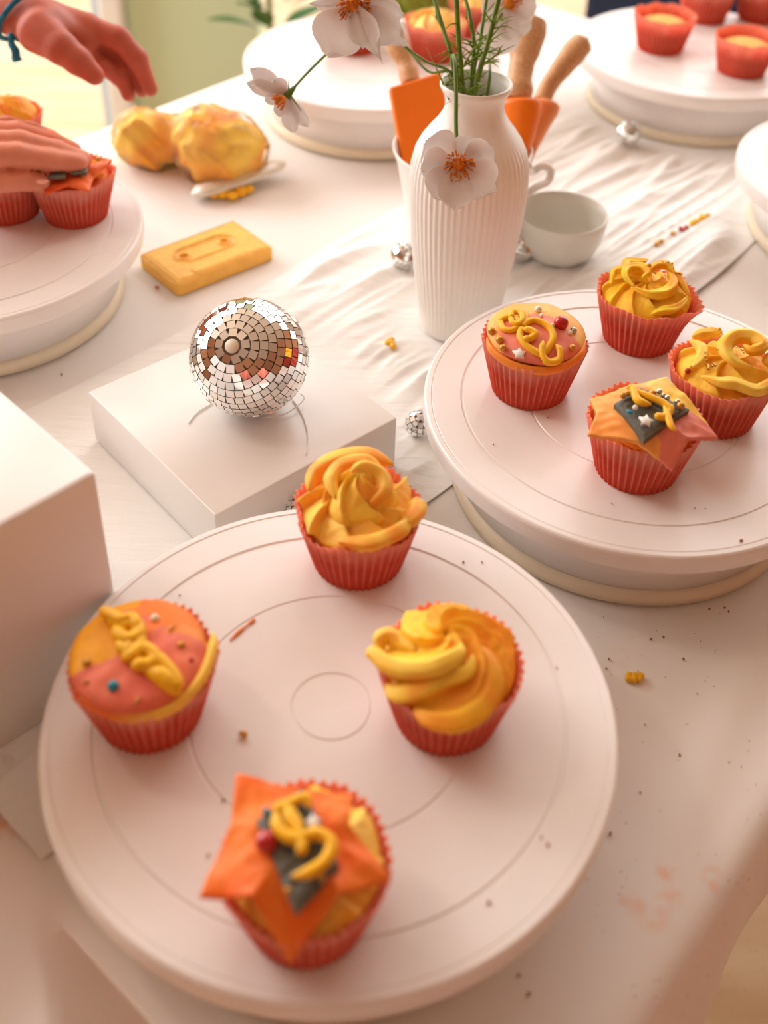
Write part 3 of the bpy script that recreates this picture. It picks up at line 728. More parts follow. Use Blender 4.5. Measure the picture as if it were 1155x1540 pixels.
# --- star topped cupcakes
def fondant_star(t, tips, inner, hf, cf, b, droop=1.5, th=.0020, seed=0, cpx=None, crease=.0018):
    """tips: (px, py, z above base) ; inner radius fraction"""
    T = []
    for px, py, z in tips:
        p = at(px, py, b[2]+z); T.append((p[0]-b[0], p[1]-b[1], z))
    c = np.array(cpx if cpx is not None else np.mean([q[:2] for q in T], axis=0))
    A = []
    for x, y, z in T: d = np.array([x, y])-c; A.append((math.atan2(d[1], d[0]) % (2*math.pi), np.linalg.norm(d), z))
    A.sort(); keys = []
    for i, (a, r, z) in enumerate(A):
        a2, r2, z2 = A[(i+1) % len(A)]; a2 = a2 if a2 > a else a2+2*math.pi
        keys.append((a, r, z)); am = (a+a2)/2; ri = inner*min(r, r2)*(.9 if a2-a > 1.4 else 1.05)
        keys.append((am, ri, None))
    keys.append((keys[0][0]+2*math.pi, keys[0][1], keys[0][2]))
    per = 14; N = (len(keys)-1)*per
    def edge(a):
        i = int(a*N+1e-6); s = min(i//per, len(keys)-2); f = (i-s*per)/per
        def pt(k):
            an, r, z = keys[k]; x, y = c[0]+r*math.cos(an), c[1]+r*math.sin(an)
            return np.array([x, y, z if z is not None else hf(x, y)+.0008])
        p = pt(s)*(1-f)+pt(s+1)*f
        return p
    def top(a, k):
        e = edge(min(a, .99999)); q = c+(e[:2]-c)*k
        # round the tips
        rr = np.linalg.norm(e[:2]-c); z = hf(*q)+.0022; w = k**(droop*2)
        rc = math.hypot(q[0], q[1]); over = sstep(.026, .036, rc)
        z = z*(1-w)+(e[2])*w if rr > 0 else z
        z += crease*fnoise(q[0]*75+seed, q[1]*75, seed)*k+.0007*fnoise(q[0]*200, q[1]*200, seed)
        return (q[0], q[1], z)
    V, Fc, C = sheet(top, N, 20, th, True, lambda a, k, p: cf(p[0], p[1]))
    return mesh('fondant_star', V, Fc, M_fond, t, cols=C)
def plaque(t, cor, b, hf, th=.0040, off=.0050, detail=True):
    P = [loc_on(px, py, b, hf, off) for px, py in cor]
    def top(a, k):
        p = P[0]*(1-a)*(1-k)+P[1]*a*(1-k)+P[2]*a*k+P[3]*(1-a)*k; z = p[2]; p = p.copy()
        p[2] = max(z, hf(p[0], p[1])+off)
        e = min(a, 1-a, k, 1-k)
        if e < .03: p[2] -= .0008
        if detail:
            # sunken window, two reels and a moulded foot as on a cassette tape
            if .18 < k < .58 and .22 < a < .78: p[2] -= .0011
            for c_ in (.28, .72):
                d = math.hypot((a-.5)*1.0+0, (k-.38)*1.0)
            for (ca, ck) in ((.5, .22), (.5, .54)):
                if abs(math.hypot((a-ca)*1.2, (k-ck)*1.6)-.09) < .03: p[2] += .0007
            if abs(k-.82) < .018 and .1 < a < .9: p[2] -= .0012
            if abs(k-.66) < .018: p[2] -= .0011
            if abs(a-.5) < .02 and k > .66: p[2] -= .0011
        return p
    V, Fc = sheet(top, 34, 46, th)
    return flat_by_angle(mesh('grey_plaque', V, Fc, M_plaque, t), 60)
# H on second turntable
t, b = cupcake(965, 744, 'cupcake draped with peach, pink and yellow fondant star and grey plaque, on right turntable', seed=7)
sponge(t)
Frost(R=.031, h=.012, n=7, tw=.6, amp=.004, seed=6, rag=.002, p=3).build(t, two_tone(9, .0, srgb(252, 190, 60), srgb(250, 140, 30)))
hH = lambda x, y: .0535+.002*(1-(x*x+y*y)/.033**2)+.05*y
def cH(x, y):
    a = math.degrees(math.atan2(y, x))+14*fnoise(x*60, y*60, 3)
    if -88 < a < -24: return mixc(PK2, srgb(226, 104, 92), .4)
    if -24 <= a < 34: return srgb(250, 196, 56)
    if 34 <= a < 95: return srgb(250, 204, 98)
    return mixc(srgb(252, 176, 92), srgb(250, 156, 70), .5+fnoise(x*60, y*60, 2))
for pts, cc in (([(-.026, -.006, .046), (-.018, -.018, .046), (-.004, -.023, .0465), (.010, -.022, .046)], srgb(250, 160, 50)), ([(-.022, -.014, .0415), (-.010, -.026, .0415), (.004, -.028, .042)], srgb(250, 140, 30)),
                ([(.016, -.022, .044), (.024, -.014, .045), (.030, -.004, .046)], srgb(252, 190, 60)), ([(-.030, .004, .047), (-.026, -.006, .049), (-.020, -.012, .050)], srgb(252, 180, 56))):
    colour(mesh('frosting_ribbon', *sweep(catmull(pts, 8), rope_r(.0046, .15), 12, flat=.7), M_icing, t), cc)
fondant_star(t, [(888, 600, .052), (1003, 567, .058), (1080, 658, .045), (1012, 706, .039), (884, 652, .050)], .80, hH, cH, b, seed=2, crease=.0012)
plaque(t, [(924, 606), (964, 582), (1037, 614), (969, 659)][::-1][1:]+[(969, 659)] if False else [(969, 659), (924, 606), (964, 582), (1037, 614)], b, hH)
rope(t, [(942, 583), (952, 584), (958, 600), (968, 606), (980, 608)], .0026, b, hH, off=0.0083, taper=.3)
rope(t, [(946, 584), (962, 590), (980, 598), (998, 606), (1008, 616), (1006, 626)], .0022, b, hH, off=0.0088, taper=.3)
rope(t, [(984, 624), (996, 627), (1005, 622), (1010, 608)], .0024, b, hH, off=0.0080)
rope(t, [(998, 608), (1003, 622), (1009, 640), (1017, 648)], .0021, b, hH, off=0.0090, taper=.4)
sugar_star(t, loc_on(971, 634, b, hH, .0066), .0046, .1)
rod(t, loc_on(941, 617, b, hH, .0074), loc_on(953, 622, b, hH, .0074), .0013, M_teal)
for q, r, m in (((955, 615), .0017, M_pearl), ((937, 597), .0022, M_gold), ((943, 594), .0020, M_gold), ((981, 594), .0022, M_gold), ((991, 591), .0018, M_silv), ((1003, 600), .0017, M_silv), ((1018, 606), .0017, M_silv), ((1023, 613), .0024, M_gold), ((997, 596), .0014, M_silv)):
    bead(t, loc_on(*q, b, hH, .0062), r, m)
# B on front turntable
t, b = cupcake(455, 1458, 'cupcake draped with orange fondant star and dark grey plaque, at the front of front turntable', seed=8)
sponge(t)
Frost(R=.0325, h=.012, n=8, tw=1.0, amp=.005, seed=7, rag=.002, p=2.6).build(t, two_tone(13, .35, srgb(252, 206, 96), srgb(250, 170, 40)))
hB = lambda x, y: .0535+.003*(1-(x*x+y*y)/.033**2)
cB = lambda x, y: mixc(srgb(250, 132, 44), srgb(246, 106, 26), .5+1.5*fnoise(x*60, y*60, 5))
fondant_star(t, [(355, 1162, .058), (530, 1193, .056), (588, 1322, .046), (436, 1448, .034), (300, 1348, .042)], .72, hB, cB, b, seed=6, crease=.0024, cpx=(-.003, .001))
plaque(t, [(455, 1183), (508, 1300), (444, 1369), (385, 1232)][1:]+[(455, 1183)] if False else [(385, 1232), (455, 1183), (510, 1300), (444, 1369)], b, hB)
rope(t, [(464, 1215), (460, 1200), (447, 1203), (432, 1210), (416, 1217), (432, 1216), (446, 1235), (454, 1256)], .0022, b, hB, off=0.0083)
rope(t, [(416, 1218), (416, 1238), (428, 1256), (446, 1262), (462, 1257), (478, 1254), (496, 1264), (498, 1280), (484, 1300), (460, 1314), (438, 1318)], .0026, b, hB, off=0.0088)
rope(t, [(430, 1212), (436, 1232), (448, 1248), (452, 1262), (454, 1278), (446, 1274)], .0022, b, hB, off=0.0093)
bead(t, loc_on(401, 1272, b, hB, .0030), .0045, M_red, 'red_sugar_ball', 20)
rod(t, loc_on(396, 1225, b, hB, .0072), loc_on(404, 1216, b, hB, .0072), .0022, M_teal)
sugar_star(t, loc_on(471, 1238, b, hB, .0066), .0036, .5)
for q in ((433, 1341), (484, 1323), (410, 1240)): bead(t, loc_on(*q, b, hB, .0062), .0014, M_gold)

# --- cupcakes on the left turntable
t, b = cupcake(105, 345, 'cupcake with thin orange icing strands and star, under the pressing fingers', seed=9)
sponge(t)
Frost(R=.031, h=.006, n=8, tw=.5, amp=.002, seed=9, rag=.001, p=3, z0=.036).build(t, two_tone(15, -.3, srgb(252, 160, 40), srgb(240, 110, 30)))
hI = lambda x, y: .0405+.003*(1-(x*x+y*y)/.033**2)
for cx_, cy_, ang, w in ((-.020, -.016, .3, 5), (-.002, -.019, .9, 6), (.021, -.004, -.8, 6), (.016, .010, .2, 5), (-.018, .006, 0, 4)):
    for k in range(w):
        o = (k-w/2)*.0020; ca, sa = math.cos(ang), math.sin(ang)
        pts = [(cx_+ca*s-sa*(o+.0012*math.sin(s*420+k*.4)), cy_+sa*s+ca*(o+.0012*math.sin(s*420+k*.4)), 0) for s in np.linspace(-.009, .009, 9)]
        pts = [(x, y, hI(x, y)+.001) for x, y, _ in pts if math.hypot(x, y) < .0312]
        if len(pts) > 3: colour(mesh('icing_strand', *sweep(pts, .0009, 6), M_icing, t), srgb(252, 160, 36) if cx_ > -.01 else srgb(236, 110, 40))
fondant_star(t, [(168, 240, .056), (134, 286, .047), (66, 290, .044), (60, 232, .052), (110, 215, .055)], .6, lambda x, y: .046+.06*x, lambda x, y: mixc(RO, srgb(250, 120, 60), sstep(0, .02, x)), b, seed=3)
for px in (87, 120): 
    p = at(px, 262-(px-87)*.18, b[2]+.0525)-b; mesh('grey_plaque', *box((p[0], p[1]-.001, p[2]), (.013, .010, .003), .0008, .15), M_plaque, t)
bead(t, at(148, 241, b[2]+.055)-b, .0020, M_gold); bead(t, at(125, 268, b[2]+.0475)-b, .0016, M_gold)
t, b = cupcake(0, 340, 'coral cupcake behind the thumb, cut off at the left edge', seed=10)
sponge(t); Frost(R=.032, h=.012, n=8, tw=1.2, amp=.005, seed=10).build(t, two_tone(17, .1))
t, b = cupcake(2, 248, 'yellow frosted cupcake peeking out above the pressing hand', seed=11)
sponge(t); Frost(R=.032, h=.016, n=9, tw=1.2, amp=.005, seed=12).build(t, two_tone(18, .2, srgb(252, 190, 60), srgb(250, 150, 30)))
# --- cupcakes on the back turntable
for i, (x, y, lab) in enumerate(((530, 84, 'coral cupcake seen below the top white flower, on the back turntable'), (655, 96, 'pale frosted cupcake behind the flower stems, on the back turntable'), (718, 60, 'pink cased cupcake furthest back behind the stems'))):
    t, b = cupcake(x, y, lab, seed=12+i); sponge(t); Frost(R=.032, h=.013, n=9, tw=1.3, amp=.005, seed=i).build(t, two_tone(20+i, .3, srgb(252, 210, 110), srgb(250, 160, 110)))
# --- far right turntable: two plain and two frosted
for i, (x, y, lab) in enumerate(((998, 84, 'unfrosted pale sponge cupcake, left on the far right turntable'), (1122, 120, 'unfrosted sponge cupcake nearest on the far right turntable'))):
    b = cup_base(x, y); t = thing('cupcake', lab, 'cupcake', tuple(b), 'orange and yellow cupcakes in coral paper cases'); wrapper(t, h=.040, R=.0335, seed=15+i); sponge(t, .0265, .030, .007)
t, b = cupcake(1064, 38, 'coral cupcake cut off at the top, on the far right turntable', seed=18); sponge(t); Frost(R=.032, h=.014, n=9, seed=3).build(t, two_tone(31, -.2))
t, b = cupcake(1150, 38, 'orange frosted cupcake in the top right picture corner', seed=19); sponge(t); Frost(R=.032, h=.010, n=9, seed=4, z0=.035).build(t, two_tone(32, 0))

# ------------------------------------------------------------------ mirror balls
def mirror_ball(name, label, c, R, pole, tile, group=None, individual=True, gap=.10):
    t = thing(name, label, 'mirror ball', c, group)
    mesh('core', *ball((0, 0, 0), R-.0012 if R > .02 else R*.95, 48), M_grout, t)
    n = np.array(pole, float); n /= np.linalg.norm(n); e1 = np.cross(n, [0, 0, 1]); e1 /= np.linalg.norm(e1); e2 = np.cross(n, e1)
    rings = int(round(math.pi*R/tile)); tiles = []
    camd = np.array([0, 0, CZ])-np.array(c); camd /= np.linalg.norm(camd)
    for i in range(rings):
        th = math.pi*(i+.5)/rings
        if th < .12 or th > math.pi-.1: continue
        m_ = max(4, int(round(2*math.pi*R*math.sin(th)/tile))); ph0 = rng.uniform(0, 6.28)
        for k in range(m_):
            ph = ph0+2*math.pi*k/m_; d = math.cos(th)*n+math.sin(th)*(math.cos(ph)*e1+math.sin(ph)*e2)
            tiles.append((d, m_, th, ph))
    hw = tile*(1-gap)/2; th_ = .0010*R/.04
    def tv(d, m_, th, ph):
        east = -math.sin(ph)*e1+math.cos(ph)*e2; north = np.cross(d, east)
        w = min(hw, 2*math.pi*R*math.sin(th)/m_*(1-gap)/2)
        j = rng.normal(0, .035, 2); dd = d+j[0]*east+j[1]*north; dd /= np.linalg.norm(dd)
        east = east-dd*(east@dd); east /= np.linalg.norm(east); north = np.cross(dd, east)
        cc = d*R; V = []
        for z, s in ((-th_, 1), (0, 1)):
            for a_, b_ in ((1, 1), (-1, 1), (-1, -1), (1, -1)): V.append(cc+dd*z+east*w*a_*s+north*hw*b_*s)
        return V, [(3, 2, 1, 0), (4, 5, 6, 7)]+[(q, (q+1) % 4, 4+(q+1) % 4, 4+q) for q in range(4)]
    tiles.sort(key=lambda q: -(q[0]@camd))
    cut = 300 if individual else 0
    for q in tiles[:cut]: mesh('mirror_tile', *tv(*q), M_mirror, t, smooth=False)
    o = mesh('mirror_tiles', *join([tv(*q) for q in tiles[cut:]]), M_mirror, t, smooth=False); o['kind'] = 'stuff'
    return t, n, e1, e2
bc = at(375, 537, .0865)
pole = -.17*_R+.20*_U-.965*_F
t, n, e1, e2 = mirror_ball('mirror_ball', 'large silver mirror ball resting on low white plinth', tuple(bc), .0398, pole, .0060)
def ring_path(axis, c, r, k=24):
    a = np.cross(axis, [0, 0, 1.0]); a /= np.linalg.norm(a); b_ = np.cross(axis, a)
    return [np.array(c)+r*(math.cos(2*math.pi*i/k)*a+math.sin(2*math.pi*i/k)*b_) for i in range(k)]+[np.array(c)+r*a]
mesh('pole_cap', *lathe([(0, .0), (.0042, 0), (.0046, -.0006), (.0048, -.0022)], 24), M_pearl, t).matrix_local = Matrix(((e1[0], e2[0], n[0], n[0]*.0400), (e1[1], e2[1], n[1], n[1]*.0400), (e1[2], e2[2], n[2], n[2]*.0400), (0, 0, 0, 1)))
for pts in ([(318, 607), (300, 618), (290, 627), (284, 636)], [(440, 600), (455, 625), (462, 648), (463, 668), (461, 684)]):
    P = [at(px, py, .0468)-bc for px, py in pts]; mesh('hanging_thread', *sweep(catmull(P, 6), .0005, 6), M_star, t)
P = [at(px, py, .0475+max(0, (i-1))*.0012)-bc for i, (px, py) in enumerate([(395, 628), (425, 624), (445, 612), (457, 600), (452, 592)])]
mesh('hanging_thread', *sweep(catmull(P, 8), .0004, 6), M_star, t)
for (px, py, r, lab) in ((945, 201, .0135, 'small silver mirror ball against the far right turntable foot'), (786, 372, .0125, 'small silver mirror ball tucked beside the grey ramekin'), (628, 637, .0095, 'tiny mirror ball touching the right turntable near the plinth'), (452, 770, .0120, 'small mirror ball hiding between plinth and front turntable'), (607, 385, .0120, 'small mirror ball in the runner folds left of the vase')):
    p = at(px, py, r+.003); mirror_ball('mirror_ball', lab, tuple(p), r, (.2, -.3, .9), .0042, 'small mirror balls scattered on the cloth', False)

# ------------------------------------------------------------------ vase
vc = np.array([.0611, .78, .0022])
t = thing('flower_vase', 'tall white fluted ceramic vase holding the cosmos stems', 'vase', tuple(vc))
outer = [(0, 0), (.029, 0), (.0315, .0012), (.0328, .004), (.0345, .020), (.0372, .040), (.0405, .065), (.0432, .090), (.0450, .115), (.0457, .132), (.0450, .147), (.0425, .158), (.0385, .1665), (.0330, .1745), (.0275, .1815), (.0236, .188), (.0218, .1935), (.0216, .199), (.0230, .204), (.0253, .2075), (.0265, .2100), (.0265, .2122), (.0256, .2132)]
inner = [(.0240, .2125), (.0222, .208), (.0196, .203), (.0185, .197), (.0200, .188), (.027, .175), (.038, .158), (.041, .132), (.037, .08), (.030, .01), (0, .008)]
po = []
for i in range(len(outer)-1):
    for s in (0, .5): po.append((outer[i][0]*(1-s)+outer[i+1][0]*s, outer[i][1]*(1-s)+outer[i+1][1]*s))
po.append(outer[-1]); po += inner
def flute(a, z):
    k = sstep(.002, .03, z)*(1-sstep(.150, .176, z)); return 1-k*.020*(0.5+0.5*math.cos(a*56))**1.0
V, Fc = lathe(po, 448, lambda a, z: flute(a, z))
mesh('vase_body', V, Fc, M_ceramic, t)

# flowers -------------------------------------------------------------
def petal(t, c, tip, width, nrm, cup=.12, seed=0, pointy=0.0, nu=14, nv=10, veincol=srgb(246, 242, 240)):
    c = np.array(c, float); d = np.array(tip, float)-c; L = np.linalg.norm(d); d /= L
    n_ = np.array(nrm, float); n_ = n_-d*(n_@d); n_ /= np.linalg.norm(n_); w = np.cross(n_, d)
    def top(s, tt):
        q = tt*2-1; ln = L*(1-.05*q*q*(1-pointy)-.5*pointy*abs(q)+.035*fnoise(q*4+seed, seed)*1.5+.02*math.cos(q*9+seed))
        wd = width*.90*(.10+.90*sstep(0, .62, s)**.8)*math.sqrt(max(.03, 1-max(0, (s-.62)/.39)**2.4))*(1-.35*pointy*s)
        return c+d*ln*s+w*q*wd/2*(1 if s < 1 else 1)+n_*(cup*L*(s-.5*s*s)+.06*L*q*q*s+.02*L*fnoise(s*3+seed, q*3, seed)+.012*L*math.cos(q*14)*s)
    V, Fc, C = sheet(top, nu, nv, .00035, False, lambda s, q, p: mixc(srgb(238, 224, 222), veincol, min(1, s*1.6)+.0), nrm=-n_)
    return flat_by_angle(mesh('petal', V, Fc, M_petal, t, cols=C), 50)
def stamens(t, c, nrm, r, n, h):
    n_ = np.array(nrm, float); n_ /= np.linalg.norm(n_); a = np.cross(n_, [0, 0, 1]); a /= np.linalg.norm(a); b_ = np.cross(n_, a); parts = [ball(tuple(c), r*.7, 12)]
    for i in range(n):
        q = r*math.sqrt(rng.rand()); an = rng.uniform(0, 6.28); p = np.array(c)+a*q*math.cos(an)+b_*q*math.sin(an)
        e = p+n_*h*rng.uniform(.6, 1.2)+(a*math.cos(an)+b_*math.sin(an))*q*.5
        parts.append(sweep([p, (p+e)/2, e], lambda s: .00025+.00035*s, 5)); parts.append(ball(tuple(e), .0007, 6))
    mesh('flower_centre', *join(parts), M_stamen, t)
def stem(t, pts, r, name='stem', m=None): return mesh(name, *sweep(catmull(pts, 8), r if callable(r) else (lambda s: r), 8), m or M_stem, t)
mouth = vc+[0, 0, .213]
toward = -_F
def R3(px, py, D): return ray(px, py, D)
# hanging front flower
def local(t, P): o = np.array(t.location); return [np.array(p)-o for p in P]
fl = thing('cosmos_flower', 'white cosmos bloom bent down in front of the vase', 'flower', tuple(mouth-[0, 0, .15]), 'white cosmos blooms in the vase')
D = .752
c0 = R3(690, 246, D); nf = toward*.95-_U*.35
for tip, w, pt, off in (((640, 212), .034, 0, -.004), ((632, 252), .030, 0, 0.0), ((650, 298), .030, 0, .001), ((681, 316), .027, 0, .004), ((748, 288), .034, .15, .002), ((742, 224), .026, 0, -.003), ((712, 208), .024, 0, -.004)):
    petal(fl, local(fl, [c0+toward*off])[0], local(fl, [R3(*tip, D-off)])[0], w, nf, .10, seed=tip[0]*.1, pointy=pt)
stamens(fl, local(fl, [c0+nf*.003])[0], nf, .0072, 70, .006)
stem(fl, local(fl, [mouth+[-.006, .004, -.06], mouth+[-.010, 0.0, -.01], R3(681, 100, .80), R3(681, 84, .785), R3(684, 95, .772), R3(686, 140, .765), R3(686, 190, .760), R3(688, 236, .757)]), .0014)
# top flower
fl = thing('cosmos_flower', 'largest white cosmos bloom at the top, facing the camera', 'flower', tuple(mouth-[0, 0, .15]), 'white cosmos blooms in the vase')
D = .80; c0 = R3(533, 6, D); nf = toward*.9-_U*.5
for tip, w, pt, off in (((487, 82), .042, 0, 0), ((547, 74), .020, .1, .004), ((577, 98), .022, .5, .006), ((616, 70), .030, .3, .002), ((606, 22), .024, 0, -.002), ((478, -30), .034, 0, -.003), ((540, -70), .036, 0, -.004), ((590, -50), .032, 0, -.004), ((462, 4), .012, .3, -.002)):
    petal(fl, local(fl, [c0+toward*off])[0], local(fl, [R3(*tip, D-off)])[0], w, nf, .10, seed=tip[0]*.13, pointy=pt)
stamens(fl, local(fl, [c0+nf*.003])[0], nf, .0085, 80, .008)
stem(fl, local(fl, [mouth+[-.008, 0, -.07], mouth+[-.014, -.004, 0], R3(640, 92, .825), R3(612, 72, .83), R3(570, 30, .825), R3(540, 4, .815), R3(534, 6, .803)]), .0011)
# left side-on flower
fl = thing('cosmos_flower', 'white cosmos bloom seen side-on, hanging out furthest left', 'flower', tuple(mouth-[0, 0, .15]), 'white cosmos blooms in the vase')
D = .83; c0 = R3(432, 143, D); nf = -_R*.75-_U*.55+toward*.25
for tip, w, pt in (((376, 102), .017, .1), ((370, 124), .014, .1), ((398, 150), .012, 0), ((420, 176), .014, 0), ((442, 199), .016, 0), ((464, 190), .011, 0), ((412, 118), .014, 0)):
    petal(fl, local(fl, [c0])[0], local(fl, [R3(*tip, D+rng.uniform(-.008, .008))])[0], w, toward+.4*nf, .05, seed=tip[0]*.17, pointy=pt)
stamens(fl, local(fl, [R3(424, 150, D-.005)])[0], nf, .0045, 34, .005)
mesh('calyx', *sweep(local(fl, [R3(430, 146, D), R3(436, 139, D), R3(443, 131, D)]), lambda s: .0035-.002*s, 8), M_stem, fl)
for e in ((412, 112), (420, 116), (434, 118), (453, 168), (447, 158)): mesh('sepal', *sweep(local(fl, [R3(434, 140, D), R3((434+e[0])/2, (140+e[1])/2-1, D-.002), R3(*e, D-.002)]), lambda s: .0007*(1.2-s), 5), M_stem, fl)
stem(fl, local(fl, [mouth+[-.002, .006, -.07], mouth+[-.012, .004, 0], R3(645, 108, .84), R3(615, 76, .85), R3(575, 45, .86), R3(530, 55, .86), R3(495, 78, .85), R3(462, 110, .84), R3(442, 132, D)]), .0010)
# pale flower behind the stems
fl = thing('cosmos_flower', 'blurred white cosmos bloom at the top behind the stems, left of wooden handle', 'flower', tuple(mouth-[0, 0, .15]), 'white cosmos blooms in the vase')
D = .93; c0 = R3(765, 6, D); nf = toward*.8+_U*.1
for tip, w in (((738, 86), .040), ((775, 60), .034), ((806, 14), .036), ((735, -20), .036), ((790, -50), .04), ((730, 30), .03)):
    petal(fl, local(fl, [c0])[0], local(fl, [R3(*tip, D)])[0], w, nf, .08, seed=tip[0]*.19)
stamens(fl, local(fl, [c0])[0], nf, .007, 30, .006)
stem(fl, local(fl, [mouth+[.006, .008, -.06], mouth+[.010, .008, 0], R3(735, 60, .90), R3(755, 20, .93), R3(764, 8, .935)]), .0011)
# upright stems
def leafy(t, base, rr, n, L):
    parts = []
    for i in range(n):
        p = base[rr.randint(0, len(base)-1)]; a = rr.uniform(0, 6.28); d = np.array([math.cos(a), math.sin(a)*.6, rr.uniform(-.1, .9)]); d /= np.linalg.norm(d); l = L*rr.uniform(.5, 1.2)
        q1 = p+d*l*.5+[0, 0, .002]; q2 = p+d*l+[0, 0, -.003]
        parts.append(sweep(catmull([p, q1, q2], 4), lambda s: .0007*(1.05-s), 5))
        if rr.random() < .6: parts.append(sweep([q1, q1+(q2-q1)*.5+[.002, 0, .004], q1+(q2-q1)*.9+[.004, 0, .006]], lambda s: .0006*(1.05-s), 5))
    o = mesh('feathery_leaves', *join(parts), M_leaf, t); o['kind'] = 'stuff'
rr = random.Random(4)
labs = ['thick green stem leaning left out of the vase mouth', 'thick upright green stem, left of the middle in the vase', 'curved green stem in the middle of the vase mouth', 'green stem leaning slightly right in the vase, with leaves', 'thick rightmost green stem leaning right out of the vase']
for lab, px, r in zip(labs, ([(702, 165, .83), (690, 110, .83), (675, 70, .83), (650, -10, .84)], [(696, 165, .825), (694, 110, .82), (690, 60, .815), (686, -10, .81)], [(706, 165, .835), (709, 110, .835), (713, 70, .835), (708, 30, .835), (698, -10, .84)], [(706, 165, .84), (714, 100, .84), (722, 60, .845), (733, -10, .85)], [(712, 165, .825), (722, 105, .82), (735, 60, .82), (752, -10, .815)]), (.0016, .0019, .0014, .0014, .0019)):
    t = thing('flower_stem', lab, 'stem', tuple(mouth-[0, 0, .15]), 'green cosmos stems in the vase')  # bare leafy stem without a bloom
    P = local(t, [mouth+[0, 0, -.08]]+[R3(*q) for q in px]); sp = catmull(P, 8); mesh('stem', *sweep(sp, r, 8), M_stem, t)
    leafy(t, sp[8:28], rr, 16, .022)
for a_, b_ in (((690, 80), (655, 98)), ((730, 95), (778, 66)), ((700, 126), (652, 136)), ((690, 140), (728, 138)), ((676, 150), (640, 70)), ((700, 95), (722, 62)), ((670, 128), (690, 118)), ((748, 83), (758, 66))):
    t_ = bpy.data.objects['flower_stem']; P = local(t_, [R3(*a_, .82), R3((a_[0]+b_[0])/2, (a_[1]+b_[1])/2-3, .82), R3(*b_, .825)]); mesh('leaf', *sweep(catmull(P, 5), lambda s: .0009*(1.1-s), 5), M_leaf, t_)
# lime sprig on back turntable
p = at(632, 70, ZT); t = thing('leafy_sprig', 'blurred lime green sprig between the top flower and stems', 'foliage', (p[0], p[1]+.08, ZT+.001))
for i in range(16):
    a = rng.uniform(0, 6.28); d = np.array([math.cos(a)*.6, math.sin(a)*.4, rng.uniform(.6, 1.2)]); d /= np.linalg.norm(d); w = np.cross(d, [0, 1, .1]); w /= np.linalg.norm(w); L = rng.uniform(.06, .10); b0 = np.array([rng.uniform(-.02, .02), 0, .002])
    mesh('leaf', *sheet(lambda s, q: b0+d*L*s+w*(q-.5)*.030*math.sin(math.pi*min(1, s*.95+.03)), 7, 4, .0006), M_lime, t)

# ------------------------------------------------------------------ jug and tools
jc = np.array([.0635, .908, .0025])
t = thing('ceramic_jug', 'white jug behind the vase holding the orange tools', 'jug', tuple(jc))
mesh('jug_body', *lathe([(0, 0), (.040, 0), (.044, .003), (.047, .03), (.052, .06), (.057, .085), (.061, .096), (.0615, .0985), (.0595, .098), (.055, .085), (.050, .06), (.045, .03), (.042, .006), (0, .005)], 80), M_jug, t)
hp = [np.array(p)-jc for p in (jc+[.057, -.010, .088], R3(800, 258, 1.03), R3(815, 250, 1.03), R3(828, 256, 1.03), R3(824, 272, 1.03), R3(805, 282, 1.02), jc+[.050, -.010, .050])]
mesh('handle', *sweep(catmull(hp, 8), .0035, 10), M_jug, t)
def quad_blade(name, P, th, m, parent):
    P = [np.array(p, float) for p in P]; n_ = np.cross(P[1]-P[0], P[3]-P[0]); n_ /= np.linalg.norm(n_)
    def top(a, k):
        # rounded corners by pulling in
        e = .06; ca = a; ck = k
        p = P[0]*(1-ca)*(1-ck)+P[1]*ca*(1-ck)+P[2]*ca*ck+P[3]*(1-ca)*ck
        return p+n_*.0012*math.sin(math.pi*a)
    V, Fc = sheet(top, 8, 12, th, nrm=-n_)
    o = mesh(name, V, Fc, m, parent); md = o.modifiers.new('round', 'BEVEL'); md.width = .0025; md.segments = 3; md.limit_method = 'ANGLE'; return flat_by_angle(o, 80)
def handle_sweep(t, pts, radii):
    P = catmull(pts, 10); N = len(P)
    def rf(s):
        x = s*(len(radii)-1); i = min(int(x), len(radii)-2); f = x-i; f = f*f*(3-2*f); return radii[i]*(1-f)+radii[i+1]*f
    mesh('wooden_handle', *sweep(P, rf, 20), M_wood, t)
base = tuple(jc+[0, 0, .006])
t = thing('silicone_spatula', 'flat orange silicone spatula with wooden handle, left in the jug', 'spatula', base)
D = 1.02; L_ = lambda P: local(t, P)
quad_blade('blade', L_([R3(583, 136, D), R3(660, 112, D+.012), R3(684, 250, D+.0), R3(605, 262, D-.01)]), .009, M_orange, t)
handle_sweep(t, L_([R3(618, 126, D+.008), R3(612, 100, D+.012), R3(598, 66, D+.015), R3(583, 30, D+.02)]), [.0088, .0092, .0078, .0105, .0105, .004])
t = thing('silicone_spatula', 'orange flared tool with thick upright wooden handle, right of vase', 'spatula', base)
L_ = lambda P: local(t, P)
D = 1.0
mesh('silicone_head', *sweep(L_([R3(781, 152, D), R3(781, 155, D), R3(782, 160, D), R3(782, 170, D), R3(778, 205, D), R3(770, 245, D), R3(765, 268, D)]), lambda s: [.016, .0185, .0190, .0182, .0150, .0115, .010][min(6, int(round(s*6)))], 28), M_orange, t)
handle_sweep(t, L_([R3(777, 150, D-.001), R3(781, 120, D), R3(787, 85, D+.005), R3(796, 45, D+.01), R3(800, 22, D+.012)]), [.0128, .0132, .0108, .0112, .0140, .0155, .0145, .004])
t = thing('silicone_spatula', 'pale orange tool with slanting wooden handle, furthest right in jug', 'spatula', base)
L_ = lambda P: local(t, P)
D = 1.05
mesh('silicone_head', *sweep(L_([R3(822, 152, D), R3(821, 156, D), R3(819, 162, D), R3(808, 185, D), R3(796, 215, D-.01), R3(785, 245, D-.02)]), lambda s: [.010, .0135, .0138, .0120, .0095, .007][min(5, int(round(s*5)))], 24), M_orange2, t)
